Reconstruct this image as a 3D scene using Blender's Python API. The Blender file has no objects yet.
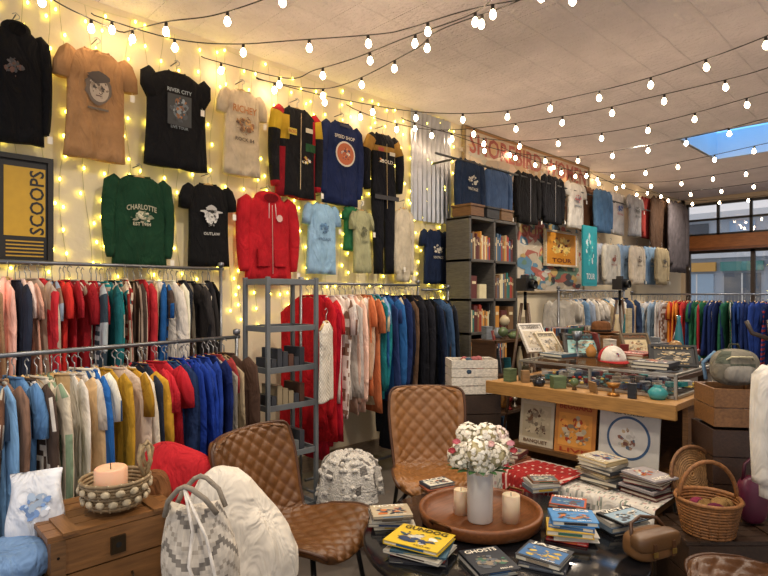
import bpy, math, random
from mathutils import Vector, Matrix, noise
random.seed(7)
# ---------------------------------------------------------------- survey of the room
F=560.0; H=1.55; TH=math.radians(45.8); C=math.cos(TH); S=math.sin(TH); HZ=295.0; D=4.0; CEIL=3.5
FW=Vector((C,S,0)); RT=Vector((S,-C,0))
def P(u,v,d):
    r=(u-384)/F*d
    return Vector((d*C+r*S, d*S-r*C, H-(v-HZ)*d/F))
def G(u,v,z): return P(u,v,F*(H-z)/(v-HZ))
def onY(u,v,Y):
    k=(u-384)/F
    return P(u,v,Y/(S-k*C))
def T(x,y=None,z=None):
    if y is None: return Matrix.Translation(x)
    return Matrix.Translation((x,y,z))
def RZ(a): return Matrix.Rotation(a,4,'Z')
def RX(a): return Matrix.Rotation(a,4,'X')
def RY(a): return Matrix.Rotation(a,4,'Y')
def yaw_to(d): return math.atan2(-d[0],d[1])
def hexc(h):
    if not isinstance(h,str): return h
    h=h.lstrip('#'); o=[]
    for i in (0,2,4):
        c=int(h[i:i+2],16)/255
        o.append(c/12.92 if c<=.04045 else ((c+.055)/1.055)**2.4)
    return (o[0],o[1],o[2],1.0)
def jit(h,a=.12):
    c=hexc(h); k=1+random.uniform(-a,a)
    return (min(1,c[0]*k),min(1,c[1]*k),min(1,c[2]*k),1)
# ---------------------------------------------------------------- materials
MATS={}
def mat(kind):
    if kind in MATS: return MATS[kind]
    m=bpy.data.materials.new(kind); m.use_nodes=True
    nt=m.node_tree; n=nt.nodes; l=nt.links
    b=n['Principled BSDF']; at=n.new('ShaderNodeAttribute'); at.attribute_name='Col'
    tc=n.new('ShaderNodeTexCoord')
    def varied(scale,lo,hi,stretch=None,detail=4):
        nz=n.new('ShaderNodeTexNoise'); nz.inputs['Scale'].default_value=scale; nz.inputs['Detail'].default_value=detail
        if stretch:
            mp=n.new('ShaderNodeMapping'); mp.inputs['Scale'].default_value=stretch
            l.new(tc.outputs['Object'],mp.inputs[0]); l.new(mp.outputs[0],nz.inputs['Vector'])
        else: l.new(tc.outputs['Object'],nz.inputs['Vector'])
        mr=n.new('ShaderNodeMapRange'); mr.inputs[1].default_value=.3; mr.inputs[2].default_value=.7
        mr.inputs[3].default_value=lo; mr.inputs[4].default_value=hi
        l.new(nz.outputs['Fac'],mr.inputs[0])
        mx=n.new('ShaderNodeVectorMath'); mx.operation='SCALE'
        l.new(at.outputs['Color'],mx.inputs[0]); l.new(mr.outputs[0],mx.inputs['Scale'])
        l.new(mx.outputs[0],b.inputs['Base Color'])
        return nz
    def bump(nz,st,dist=.01):
        bp=n.new('ShaderNodeBump'); bp.inputs['Strength'].default_value=st; bp.inputs['Distance'].default_value=dist
        l.new(nz.outputs['Fac'],bp.inputs['Height']); l.new(bp.outputs[0],b.inputs['Normal'])
    b.inputs['Roughness'].default_value=.6
    if kind=='fabric':
        nz=varied(9,.78,1.14); b.inputs['Roughness'].default_value=.92; b.inputs['Specular IOR Level'].default_value=.2
        mp=n.new('ShaderNodeMapping'); mp.inputs['Scale'].default_value=(1,1,.45); l.new(tc.outputs['Object'],mp.inputs[0])
        n2=n.new('ShaderNodeTexNoise'); n2.inputs['Scale'].default_value=11; n2.inputs['Detail'].default_value=3; n2.inputs['Distortion'].default_value=.8
        l.new(mp.outputs[0],n2.inputs['Vector']); bump(n2,1.0,.045)
    elif kind=='fleece':
        nz=varied(60,.85,1.1); b.inputs['Roughness'].default_value=1
        n2=n.new('ShaderNodeTexNoise'); n2.inputs['Scale'].default_value=90; n2.inputs['Detail'].default_value=4; l.new(tc.outputs['Object'],n2.inputs['Vector']); bump(n2,1,.02)
    elif kind=='leather':
        nz=varied(6,.75,1.15); b.inputs['Roughness'].default_value=.42
        n2=n.new('ShaderNodeTexNoise'); n2.inputs['Scale'].default_value=220; l.new(tc.outputs['Object'],n2.inputs['Vector']); bump(n2,.15,.002)
    elif kind=='wood':
        nz=varied(5,.65,1.15,(3,3,22),6); b.inputs['Roughness'].default_value=.5; bump(nz,.2,.004)
    elif kind=='woodx':
        nz=varied(5,.7,1.15,(2,18,18),6); b.inputs['Roughness'].default_value=.45; bump(nz,.2,.004)
    elif kind=='woody':
        nz=varied(5,.7,1.15,(18,2,18),6); b.inputs['Roughness'].default_value=.45; bump(nz,.2,.004)
    elif kind=='metal':
        varied(8,.85,1.1); b.inputs['Metallic'].default_value=.85; b.inputs['Roughness'].default_value=.38
    elif kind=='painted_metal':
        varied(8,.88,1.08); b.inputs['Roughness'].default_value=.45
    elif kind=='plaster':
        nz=varied(1.2,.92,1.03); b.inputs['Roughness'].default_value=.9
        n2=n.new('ShaderNodeTexNoise'); n2.inputs['Scale'].default_value=30; l.new(tc.outputs['Object'],n2.inputs['Vector']); bump(n2,.25,.01)
    elif kind=='ceiling_tin':
        b.inputs['Roughness'].default_value=.6
        nz=varied(3.5,.9,1.05,None,6)
        vo=n.new('ShaderNodeTexNoise'); vo.inputs['Scale'].default_value=24; vo.inputs['Detail'].default_value=5; l.new(tc.outputs['Object'],vo.inputs['Vector'])
        br=n.new('ShaderNodeTexBrick'); br.inputs['Scale'].default_value=1.6; br.offset=0
        br.inputs['Mortar Size'].default_value=.015; br.inputs['Mortar Smooth'].default_value=1
        br.inputs['Brick Width'].default_value=.5; br.inputs['Row Height'].default_value=.5
        l.new(tc.outputs['Object'],br.inputs['Vector'])
        ml=n.new('ShaderNodeMath'); ml.operation='MULTIPLY'; ml.inputs[1].default_value=.3; l.new(br.outputs['Fac'],ml.inputs[0])
        ad=n.new('ShaderNodeMath'); ad.operation='ADD'; l.new(ml.outputs[0],ad.inputs[0]); l.new(vo.outputs['Fac'],ad.inputs[1])
        bp=n.new('ShaderNodeBump'); bp.inputs['Strength'].default_value=.7; bp.inputs['Distance'].default_value=.05
        l.new(ad.outputs[0],bp.inputs['Height']); l.new(bp.outputs[0],b.inputs['Normal'])
    elif kind=='concrete':
        varied(2.5,.7,1.2,None,8); b.inputs['Roughness'].default_value=.4
    elif kind=='paper':
        varied(20,.93,1.03); b.inputs['Roughness'].default_value=.5
    elif kind=='gloss':
        varied(5,.95,1.05); b.inputs['Roughness'].default_value=.12
    elif kind=='wax':
        varied(5,.95,1.05); b.inputs['Roughness'].default_value=.5; b.inputs['Subsurface Weight'].default_value=.2
    elif kind=='wicker':
        nz=varied(60,.6,1.25); b.inputs['Roughness'].default_value=.6; bump(nz,.4,.004)
    elif kind=='leaf':
        varied(15,.8,1.15); b.inputs['Roughness'].default_value=.6
    elif kind=='glass':
        b.inputs['Base Color'].default_value=(.9,.95,.95,1); b.inputs['Roughness'].default_value=.03
        tr=n.new('ShaderNodeBsdfTransparent'); gl=n.new('ShaderNodeBsdfGlossy'); gl.inputs['Roughness'].default_value=.03
        ms=n.new('ShaderNodeMixShader'); ms.inputs[0].default_value=.10
        l.new(tr.outputs[0],ms.inputs[1]); l.new(gl.outputs[0],ms.inputs[2]); l.new(ms.outputs[0],n['Material Output'].inputs[0])
    elif kind.startswith('emit'):
        st=float(kind[4:]); e=n.new('ShaderNodeEmission'); e.inputs[1].default_value=st
        l.new(at.outputs['Color'],e.inputs[0]); l.new(e.outputs[0],n['Material Output'].inputs[0])
    MATS[kind]=m
    return m
# ---------------------------------------------------------------- mesh builder
class MB:
    def __init__(s): s.v=[];s.f=[];s.c=[];s.m=[];s.sm=[]
    def add(s,vs,fs,col,mt='fabric',M=None,smooth=False,cols=None):
        o=len(s.v); col=hexc(col) if col is not None else None
        if M is None: s.v.extend([tuple(p) for p in vs])
        else: s.v.extend([tuple(M@Vector(p)) for p in vs])
        for i,f in enumerate(fs):
            s.f.append(tuple(o+k for k in f)); s.c.append(cols[i] if cols else col); s.m.append(mt); s.sm.append(smooth)
    def build(s,name,parent=None,bevel=0):
        me=bpy.data.meshes.new(name)
        xs=[p[0] for p in s.v]; ys=[p[1] for p in s.v]; zs=[p[2] for p in s.v]
        o=Vector(((min(xs)+max(xs))/2,(min(ys)+max(ys))/2,min(zs)))
        me.from_pydata([(p[0]-o.x,p[1]-o.y,p[2]-o.z) for p in s.v],[],s.f)
        kinds=[]
        for k in s.m:
            if k not in kinds: kinds.append(k)
        for k in kinds: me.materials.append(mat(k))
        idx={k:i for i,k in enumerate(kinds)}
        me.polygons.foreach_set('material_index',[idx[k] for k in s.m])
        me.polygons.foreach_set('use_smooth',s.sm)
        a=me.color_attributes.new('Col','FLOAT_COLOR','CORNER'); buf=[]
        for f,c in zip(s.f,s.c):
            for _ in f: buf.extend(c)
        a.data.foreach_set('color',buf); me.update()
        ob=bpy.data.objects.new(name,me); bpy.context.collection.objects.link(ob); ob.location=o
        if bevel:
            b=ob.modifiers.new('bevel','BEVEL'); b.width=bevel; b.segments=2; b.limit_method='ANGLE'; b.angle_limit=math.radians(50)
        if parent: ob.parent=parent; ob.matrix_parent_inverse=Matrix.Translation(-parent.location)
        return ob
def empty(name,loc):
    e=bpy.data.objects.new(name,None); e.location=loc; e.empty_display_size=.1; bpy.context.collection.objects.link(e); return e
def box(mb,c,s,col,mt='paper',M=None,rz=0):
    x,y,z=s[0]/2,s[1]/2,s[2]/2
    vs=[Vector((a*x,b*y,d*z)) for a in(-1,1) for b in(-1,1) for d in(-1,1)]
    L=T(Vector(c))@RZ(rz)
    if M is not None: L=M@L
    mb.add(vs,[(0,1,3,2),(4,6,7,5),(0,4,5,1),(2,3,7,6),(0,2,6,4),(1,5,7,3)],col,mt,L)
def loft(mb,rings,col,mt='fabric',M=None,caps=(True,True),smooth=True,colfn=None,closed=True):
    n=len(rings[0]); vs=[p for r in rings for p in r]; fs=[];cs=[]
    for i in range(len(rings)-1):
        for j in range(n if closed else n-1):
            k=(j+1)%n; fs.append((i*n+j,i*n+k,(i+1)*n+k,(i+1)*n+j)); cs.append(colfn(i,j) if colfn else hexc(col))
    if caps[0]: fs.append(tuple(range(n))[::-1]); cs.append(cs[0])
    if caps[1]: fs.append(tuple((len(rings)-1)*n+j for j in range(n))); cs.append(cs[-1])
    mb.add(vs,fs,None,mt,M,smooth,cs)
def tube(mb,pts,rad,col,mt='metal',n=6,M=None,closed=False):
    pts=[Vector(p) for p in pts]; rings=[]; up=None
    for i,p in enumerate(pts):
        if closed: t=pts[(i+1)%len(pts)]-pts[i-1]
        else: t=pts[min(i+1,len(pts)-1)]-pts[max(i-1,0)]
        t.normalize()
        if up is None:
            up=Vector((0,0,1)) if abs(t.z)<.9 else Vector((1,0,0))
        a=t.cross(up); a.normalize(); up=a.cross(t); up.normalize()
        r=rad[i] if isinstance(rad,(list,tuple)) else rad
        rings.append([p+a*math.cos(q)*r+up*math.sin(q)*r for q in [2*math.pi*k/n for k in range(n)]])
    if closed: rings.append(rings[0])
    loft(mb,rings,col,mt,M,caps=(not closed,not closed))
def lathe(mb,prof,col,mt='gloss',M=None,n=24,colfn=None,smooth=True,caps=(True,True)):
    loft(mb,[[Vector((r*math.cos(2*math.pi*k/n),r*math.sin(2*math.pi*k/n),z)) for k in range(n)] for r,z in prof],col,mt,M,smooth=smooth,colfn=colfn,caps=caps)
def blob(mb,rad,col,mt='fabric',M=None,n=24,m=14,pw=1.0,nz=0,sc=4,colfn=None):
    rings=[]
    for i in range(m+1):
        ph=-math.pi/2+math.pi*i/m; r=[]
        for j in range(n):
            a=2*math.pi*j/n
            def q(x): return math.copysign(abs(x)**pw,x)
            cp=max(math.cos(ph),.003)
            p=Vector((rad[0]*q(math.cos(a))*cp**pw,rad[1]*q(math.sin(a))*cp**pw,rad[2]*q(math.sin(ph))))
            if nz: p*=1+nz*noise.noise(p*sc+Vector((col_seed[0],0,0)))
            r.append(p)
        rings.append(r)
    loft(mb,rings,col,mt,M,colfn=colfn)
col_seed=[0.0]
def ring3(r,n=24,z=0,ry=None): return [(r*math.cos(2*math.pi*k/n),(ry or r)*math.sin(2*math.pi*k/n),z) for k in range(n)]
# ---- flat art on local x/z plane facing -y
def disc(mb,x,z,r,col,M,y=0,n=20,mt='paper',rz=None,wob=0):
    pts=[(x+r*math.cos(2*math.pi*k/n)*(1+wob*math.sin(3*k+x*50)),y,z+(rz or r)*math.sin(2*math.pi*k/n)*(1+wob*math.cos(5*k))) for k in range(n)]
    mb.add(pts,[tuple(range(n))],col,mt,M)
def rect(mb,x,z,w,h,col,M,y=0,mt='paper'):
    mb.add([(x-w/2,y,z-h/2),(x+w/2,y,z-h/2),(x+w/2,y,z+h/2),(x-w/2,y,z+h/2)],[(0,1,2,3)],col,mt,M)
def art(mb,x,z,w,h,cols,M,y=0,n=46,seed=None,mt='paper',oval=True):
    """printed illustration: overlapping irregular ink patches inside an oval or block"""
    r=random.Random(seed if seed is not None else random.random())
    for k in range(n):
        f=k/n; s=(.34-.26*f)*r.uniform(.6,1.2)
        while True:
            a,b=r.uniform(-1,1),r.uniform(-1,1)
            if not oval or a*a+b*b<=1: break
        lim=1-s*.9; cx=x+a*lim*w/2; cz=z+b*lim*h/2; m=r.randint(5,9); ph=r.uniform(0,6)
        asp=r.uniform(.4,1.3); rot=r.uniform(0,3.14); pts=[]
        for i in range(m):
            q=2*math.pi*i/m; rr=r.uniform(.6,1.1); px,pz=math.cos(q)*rr,math.sin(q)*rr*asp
            pts.append((cx+(px*math.cos(rot)-pz*math.sin(rot))*s*w/2,y-.00004*k,cz+(px*math.sin(rot)+pz*math.cos(rot))*s*h/2))
        c=cols[r.randrange(len(cols))]
        mb.add(pts,[tuple(range(m))],jit(c,.25),mt,M)
TXT={}
def text(mb,s,x,z,h,col,M,y=0,wmax=None,mt='paper',arc=0):
    if s not in TXT:
        cu=bpy.data.curves.new('t','FONT'); cu.body=s; cu.size=1; cu.offset=.018; cu.resolution_u=2
        ob=bpy.data.objects.new('t',cu); bpy.context.collection.objects.link(ob); bpy.context.view_layer.update()
        me=bpy.data.meshes.new_from_object(ob)
        vs=[v.co.copy() for v in me.vertices]; fs=[tuple(p.vertices) for p in me.polygons]
        bpy.data.objects.remove(ob); bpy.data.curves.remove(cu); bpy.data.meshes.remove(me)
        mx=max(v.x for v in vs);mn=min(v.x for v in vs);my=max(v.y for v in vs);ny=min(v.y for v in vs)
        TXT[s]=([((v.x-(mx+mn)/2)/(my-ny),(v.y-(my+ny)/2)/(my-ny)) for v in vs],fs,(mx-mn)/(my-ny))
    vs,fs,w=TXT[s]; kx=1.0
    if wmax and w*h>0: kx=wmax/(w*h)
    kz=min(kx,1.25) if kx>1 else 1
    mb.add([(x+a*h*kx,y,z+b*h*kz-(arc*(a*h*kx)**2)) for a,b in vs],fs,col,mt,M)
# ---------------------------------------------------------------- garments
def hook(mb,M,col='#c9a066',up=.075):
    tube(mb,[(0,0,-.03),(0,0,up*.4),(0.0,0,up*.6),(.018,0,up*.75),(.02,0,up*.95),(0,0,up*1.15),(-.018,0,up)],.0028,'#9a9a9a','metal',5,M)
    tube(mb,[(-.10,0,-.05),(-.05,0,-.02),(0,0,.0),(.05,0,-.02),(.10,0,-.05)],[.007,.009,.01,.009,.007],col,'wood',6,M)
def garment(mb,M,w,h,col,sleeve='short',t=.035,N=28,L=14,scol=None,colfn=None,seed=0.0,legs=0,hood=False,nw=None,hang=True,bw=None,zip_=None,neck=None):
    nw=nw or w*.15
    if bw is None: bw={'none':.47,'short':.37,'long':.37}[sleeve]*w
    col0=hexc(col); sc=hexc(scol) if scol else col0
    lv=[0,.018,.045,.08,.12]+[.12+.88*i/(L-4) for i in range(1,L-3)]
    bh=h*(1-legs)
    rings=[]
    for s in lv:
        z=-bh*s
        if s<=.12:
            k=s/.12; hw=nw+(bw-nw)*k**.85
        else: hw=bw*(1-.05*math.sin(math.pi*s)+.05*s)
        th=t*(.6+.4*min(1,s/.12)); r=[]
        for j in range(N):
            a=2*math.pi*j/N; ca,sa=math.cos(a),math.sin(a)
            x=hw*math.copysign(abs(ca)**.75,ca); y=th*math.copysign(abs(sa)**.6,sa)
            y+=.4*t*noise.noise(Vector((x*9+seed,z*2.2,seed)))*min(1,s*4)+ .24*t*math.sin(x*38+seed*3)*max(0,s-.35)
            zz=z-.012*abs(math.sin(x*11+seed))*s
            if s==0 and sa<0: zz-=.055*(-sa)*w/.55
            r.append(Vector((x,y,zz)))
        rings.append(r)
    cf=(lambda i,j:colfn(i,j,lv[min(i,len(lv)-1)],2*math.pi*j/N)) if colfn else None
    loft(mb,rings,col0,'fabric',M,colfn=cf,caps=(False,True))
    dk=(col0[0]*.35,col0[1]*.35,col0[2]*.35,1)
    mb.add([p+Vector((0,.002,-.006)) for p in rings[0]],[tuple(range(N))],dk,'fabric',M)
    nc=hexc(neck) if neck else (col0[0]*.8,col0[1]*.8,col0[2]*.8,1)
    tube(mb,[p for p in rings[0]],.0065*w/.55+.001,nc,'fabric',5,M,closed=True)
    if sleeve!='none':
        for sx in(-1,1):
            if sleeve=='short': pts=[(bw*.80,-.045*bh),(bw*.95,-.10*bh),(bw+(w/2-bw)*.35,-.20*bh),(w/2-.07*w,-.32*bh)]; rr=[.09,.12,.115,.105]
            else: pts=[(bw*.78,-.05*bh),(bw*.98,-.11*bh),(w/2-.09*w,-.3*bh),(w/2-.075*w,-.5*bh),(w/2-.085*w,-.72*bh),(w/2-.10*w,-.86*bh),(w/2-.10*w,-.91*bh)]; rr=[.08,.115,.10,.09,.08,.07,.05]
            rings=[]
            for i,(px,pz) in enumerate(pts):
                a=pts[max(i-1,0)];b=pts[min(i+1,len(pts)-1)]
                tx,tz=(b[0]-a[0])*sx,b[1]-a[1]; ln=math.hypot(tx,tz) or 1; nx,nz_=-tz/ln,tx/ln
                r=[]; n2=max(8,N//2)
                for j in range(n2):
                    q=2*math.pi*j/n2; cr=rr[i]*w*(1+.08*math.sin(q*3+i+seed)); ct=t*1.0*(.6 if i==0 else 1)
                    r.append(Vector((px*sx+nx*math.cos(q)*cr, math.sin(q)*ct-.004*(i>1), pz+nz_*math.cos(q)*cr)))
                rings.append(r)
            scf=(lambda i,j:colfn(i+2,j,-1,0)) if (colfn and not scol) else None
            loft(mb,rings,sc,'fabric',M,colfn=scf)
    if legs:
        for sx in(-1,1):
            rings=[]
            for i in range(9):
                s=i/8; z=-bh+.03-(h*legs-.0)*s; cx=sx*bw*(.5-.05*s); rw=bw*(.5-.16*s)
                rings.append([Vector((cx+rw*math.cos(q),t*math.sin(q)*(1+.2*math.sin(i*2+q*2)),z)) for q in [2*math.pi*k/14 for k in range(14)]])
            loft(mb,rings,col0,'fabric',M,colfn=(lambda i,j:colfn(i+8,j,1,0)) if colfn else None)
    if hood:
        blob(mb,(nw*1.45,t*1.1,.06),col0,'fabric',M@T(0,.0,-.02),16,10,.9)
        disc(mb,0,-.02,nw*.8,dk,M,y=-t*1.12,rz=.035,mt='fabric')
    if zip_:
        rect(mb,0,-bh*.55,.012,bh*.86,zip_,M,y=-t*1.32,mt='metal')
    if hang: hook(mb,M)
def wg(name,u1,u2,v1,v2,col,prt=None,Y=3.89,**k):
    um=(u1+u2)/2
    a=onY(u1,300,Y);b=onY(u2,300,Y);c=onY(um,v1,Y);d=onY(um,v2,Y)
    w=b.x-a.x; h=c.z-d.z; mb=MB()
    if w>h*1.05 and not k.get('legs'): w=h*.95
    M=T((a.x+b.x)/2,Y,c.z)@RY(random.uniform(-.02,.02))
    t=k.get('t',.034)
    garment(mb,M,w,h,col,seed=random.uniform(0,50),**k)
    if Y>3.85: tube(mb,[(0,.0,.075),(0,D-Y-.002,.075)],.004,'#777777','metal',5,M)
    # paper swing tag
    tx=w*.5-.06*w; tz=-h*(.93 if k.get('sleeve')=='long' else .36)
    box(mb,(tx,-t*1.3,tz-.02),(.028,.002,.045),'#e8e2d6','paper',M@RY(.0)); tube(mb,[(tx,-t*1.0,tz+.02),(tx,-t*1.3,tz)],.0012,'#e8e2d6','fabric',4,M)
    if prt: prt(mb,M,w,h,-t*1.4)
    return mb.build(name)
# ---------------------------------------------------------------- room
def build_room():
    mb=MB(); box(mb,(5.25,0,-.05),(14.7,8.2,.1),'#6a625a','concrete'); mb.build('floor')
    mb=MB(); box(mb,(5.3,D+.06,CEIL/2),(14.6,.12,CEIL),'#decfb2','plaster'); mb.build('wall_left')
    mb=MB(); x0,x1,y0,y1=7.5,9.05,.8,2.45; cc='#e4dadc'
    box(mb,((-2+x0)/2,0,CEIL+.05),(x0+2,8.2,.1),cc,'ceiling_tin')
    box(mb,((12.6+x1)/2,0,CEIL+.05),(12.6-x1,8.2,.1),cc,'ceiling_tin')
    box(mb,((x0+x1)/2,(-4.1+y0)/2,CEIL+.05),(x1-x0,y0+4.1,.1),cc,'ceiling_tin')
    box(mb,((x0+x1)/2,(4.1+y1)/2,CEIL+.05),(x1-x0,4.1-y1,.1),cc,'ceiling_tin')
    mb.build('ceiling')
    mb=MB(); xm=(x0+x1)/2; ym=(y0+y1)/2
    for yy in(y0,y1): box(mb,(xm,yy,CEIL+.2),(x1-x0+.04,.04,.4),'#d4e4f2','plaster')
    for xx in(x0,x1): box(mb,(xx,ym,CEIL+.2),(.04,y1-y0,.4),'#d4e4f2','plaster')
    box(mb,(xm,ym,CEIL+.38),(x1-x0,y1-y0,.02),'#6cb4f2','emit2')
    mb.build('skylight_window')
    mb=MB(); X=12.5
    box(mb,(X,3.98,1.75),(.16,.12,3.5),'#b9a58c','plaster')
    box(mb,(X,0,3.45),(.16,8,.1),'#cbb89c','plaster'); box(mb,(X,0,.35),(.16,8,.7),'#6b5138','plaster')
    for y in(1.6,-1.2,-3.9): box(mb,(X,y,1.75),(.16,.16,3.5),'#6b4a2c','wood')
    mb.build('wall_back')
    mb=MB(); box(mb,(X-.06,0,2.6),(.22,7.9,.26),'#a8662f','woody'); box(mb,(X-.12,0,2.46),(.26,7.9,.05),'#7a4520','woody'); mb.build('trim_1')
    mb=MB()
    for y in [3.9-.56*i for i in range(14)]: box(mb,(X,y,3.06),(.07,.045,.68),'#2d2a28','painted_metal')
    for z in(2.76,3.06,3.37): box(mb,(X,0,z),(.07,7.8,.04),'#2d2a28','painted_metal')
    box(mb,(X,0,3.06),(.01,7.8,.66),'#ffffff','glass'); mb.build('window_1')
    mb=MB()
    for y in [3.88,2.75,1.6,.2,-1.2,-2.5,-3.8]: box(mb,(X,y,1.58),(.08,.07,1.76),'#3a2c22','wood')
    for z in(.74,2.42): box(mb,(X,0,z),(.08,7.8,.07),'#3a2c22','woody')
    box(mb,(X,0,1.58),(.01,7.8,1.7),'#ffffff','glass'); mb.build('window_2')
    mb=MB(); box(mb,(19,0,-.08),(13,30,.1),'#b6b6b8','concrete'); mb.build('street')
    # shops across the street
    mb=MB(); box(mb,(24,2,2.3),(1,34,4.6),'#a9b6c4','plaster')
    box(mb,(23.42,2,3.05),(.25,34,.25),'#d6dde4','plaster'); box(mb,(23.42,2,4.5),(.3,34,.25),'#d6dde4','plaster')
    cl=['#88a8c8','#3a4654','#b4cce0','#57626e','#9cb8d0']
    for i in range(22):
        y=-14+i*1.5
        box(mb,(23.47,y,1.3),(.06,1.15,2.1),cl[i%5],'gloss'); box(mb,(23.45,y,1.3),(.04,.05,2.1),'#e8e8e4','plaster')
        box(mb,(23.38,y,2.6),(.14,1.35,.34),['#c8443a','#3a6aa8','#e8e6e0','#4a8a86','#d0a050'][i%5],'paper')
        box(mb,(23.47,y,3.8),(.06,.8,.9),cl[(i+2)%5],'gloss'); box(mb,(23.44,y,3.32),(.1,.95,.06),'#e8e8e4','plaster')
    mb.build('shop_building')
    mb=MB(); box(mb,(8.5,-4.06,CEIL/2),(8,.12,CEIL),'#d8cbb8','plaster'); mb.build('wall_right')
    mb=MB(); box(mb,(5.3,D-.012,.07),(14.5,.024,.14),'#8c7a66','woodx'); mb.build('baseboard_left')
build_room()
# ---------------------------------------------------------------- lights
def fairy():
    mb=MB(); x=.1
    while x<5.3:
        zt=3.45; zb=1.3; pts=[]; z=zt; ph=random.uniform(0,6)
        while z>zb:
            pts.append((x+.03*math.sin(z*5+ph),D-.012,z)); z-=.12
        tube(mb,pts,.0016,'#a89f70','painted_metal',4)
        z=zt-random.uniform(0,.12)
        while z>zb:
            bx=x+.035*math.sin(z*5+ph)+random.uniform(-.03,.03)
            lathe(mb,[(.002,-.012),(.0072,-.005),(.0078,.003),(.004,.010),(.001,.012)],(1,.82,.10,1),'emit19',T(bx,D-.021,z),n=7)
            z-=random.uniform(.10,.2)
        x+=random.uniform(.10,.15)
    tube(mb,[(.05+i*.3,D-.014,3.45+.012*math.sin(i*3)) for i in range(18)],.002,'#cfc79a','painted_metal',4)
    mb.build('fairy_lights')
fairy()
def strand(ctrl,z=3.22):
    pts=[]
    for c in ctrl:
        u,v=c[0],c[1]; zz=c[2] if len(c)>2 else z
        d=F*(zz-H)/(HZ-v); p=P(u,v,d)
        if p.y>3.97: p=onY(u,v,3.97); p.z=min(p.z,3.46)
        pts.append(p)
    out=[]; n=len(pts)
    for i in range(n-1):
        p0=pts[max(i-1,0)];p1=pts[i];p2=pts[i+1];p3=pts[min(i+2,n-1)]
        for k in range(12):
            t=k/12
            out.append(.5*((2*p1)+(p2-p0)*t+(2*p0-5*p1+4*p2-p3)*t*t+(3*p1-p0-3*p2+p3)*t**3))
    out.append(pts[-1])
    for p in out: p.z=min(p.z,3.47); p.y=min(p.y,3.95)
    mb=MB(); tube(mb,out,.004,'#2b2622','painted_metal',5)
    acc=.15; step=.42
    for a,b in zip(out,out[1:]):
        ln=(b-a).length
        while acc<ln:
            p=a.lerp(b,acc/ln); acc+=step*random.uniform(.92,1.08)
            if p.y>3.92: p.y=3.92
            M=T(p)@RX(random.uniform(-.1,.1))
            lathe(mb,[(.004,.0),(.010,-.003),(.011,-.026),(.008,-.032)],'#2b2622','painted_metal',M,n=8)
            lathe(mb,[(.007,-.030),(.014,-.042),(.0195,-.056),(.0195,-.066),(.013,-.079),(.003,-.086)],(1,.72,.45,1),'emit46',M,n=10)
        acc-=ln
    mb.build('string_lights')
strand([(20,-25),(62,5),(122,33,3.4)])
strand([(122,33,3.44),(165,22),(215,15),(275,-5),(330,-30)])
strand([(90,14,3.44),(170,38),(232,44),(299,40),(379,34),(409,28),(476,8),(581,-12),(640,-40)])
strand([(200,57,3.44),(285,78),(315,70),(355,58),(405,38),(476,12),(500,-15)])
strand([(255,78,3.44),(335,98),(420,112),(495,112),(563,99),(652,77),(762,38),(820,5)])
strand([(345,105,3.44),(390,122),(450,130),(565,116),(648,98),(748,74),(800,55)])
strand([(400,118,3.44),(450,133),(520,141),(600,133),(668,120),(768,92),(800,82)])
strand([(440,130,3.44),(500,150),(560,157),(620,150),(700,135),(768,118),(800,110)])
strand([(500,147,3.44),(560,168),(620,172),(690,160),(768,143),(800,137)])
strand([(545,160,3.44),(600,180),(660,182),(720,174),(768,166),(800,160)])
strand([(590,173,3.44),(640,192),(700,190),(768,181),(800,176)])
strand([(640,187,3.44),(680,200),(725,199),(768,195),(800,190)])
strand([(255,79,3.44),(330,88),(410,52),(440,30),(520,0),(560,-30)])
def lamp(x,y,w,c=(1,.87,.71)):  # added fill spot without a fixture, brightens the room but not the ceiling
    l=bpy.data.lights.new('fill_spot','SPOT'); l.energy=w; l.color=c; l.shadow_soft_size=.06; l.spot_size=math.radians(158); l.spot_blend=.7
    o=bpy.data.objects.new('added_fill_spot',l); o.location=(x,y,3.44); bpy.context.collection.objects.link(o)
for x,y in [(-.3,1.6),(.2,-.6),(1.6,1.9),(3.2,.2),(3.9,2.2),(6.0,.8),(6.6,2.6),(9.4,1.0),(10.2,2.9)]:
    lamp(x,y,125)
w=bpy.data.worlds.new('world'); bpy.context.scene.world=w; w.use_nodes=True
w.node_tree.nodes['Background'].inputs[0].default_value=(.94,.93,.98,1); w.node_tree.nodes['Background'].inputs[1].default_value=.88
# ---------------------------------------------------------------- wall garments
def p_face(mb,M,w,h,y):
    disc(mb,0,-h*.37,w*.165,'#6b5b4c',M,y,rz=h*.15,wob=.08); disc(mb,.005,-h*.385,w*.12,'#bfae98',M,y-.001,rz=h*.11)
    art(mb,0,-h*.36,w*.26,h*.22,['#bfae98','#8a7866','#5b4c40','#a8957e'],M,y-.0015,30,4)
    disc(mb,0,-h*.27,w*.14,'#4a3f37',M,y-.004,rz=h*.05,wob=.12)
    for s in(-1,1): rect(mb,s*w*.05,-h*.37,w*.05,h*.014,'#3a332e',M,y-.005)
    rect(mb,0,-h*.44,w*.07,h*.01,'#5a3a33',M,y-.005)
    rect(mb,0,-h*.56,w*.26,h*.02,'#6b5b48',M,y)
def p_band(mb,M,w,h,y):
    rect(mb,0,-h*.42,w*.44,h*.32,'#2e3338',M,y); text(mb,'RIVER CITY',0,-h*.22,h*.04,'#9aa4a8',M,y-.001,w*.45)
    art(mb,0,-h*.42,w*.4,h*.28,['#5a656c','#3a4248','#7c8a90','#8a5c38','#22272c'],M,y-.001,60,2); text(mb,'LIVE TOUR',0,-h*.6,h*.03,'#7c868a',M,y-.001,w*.32)
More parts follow.
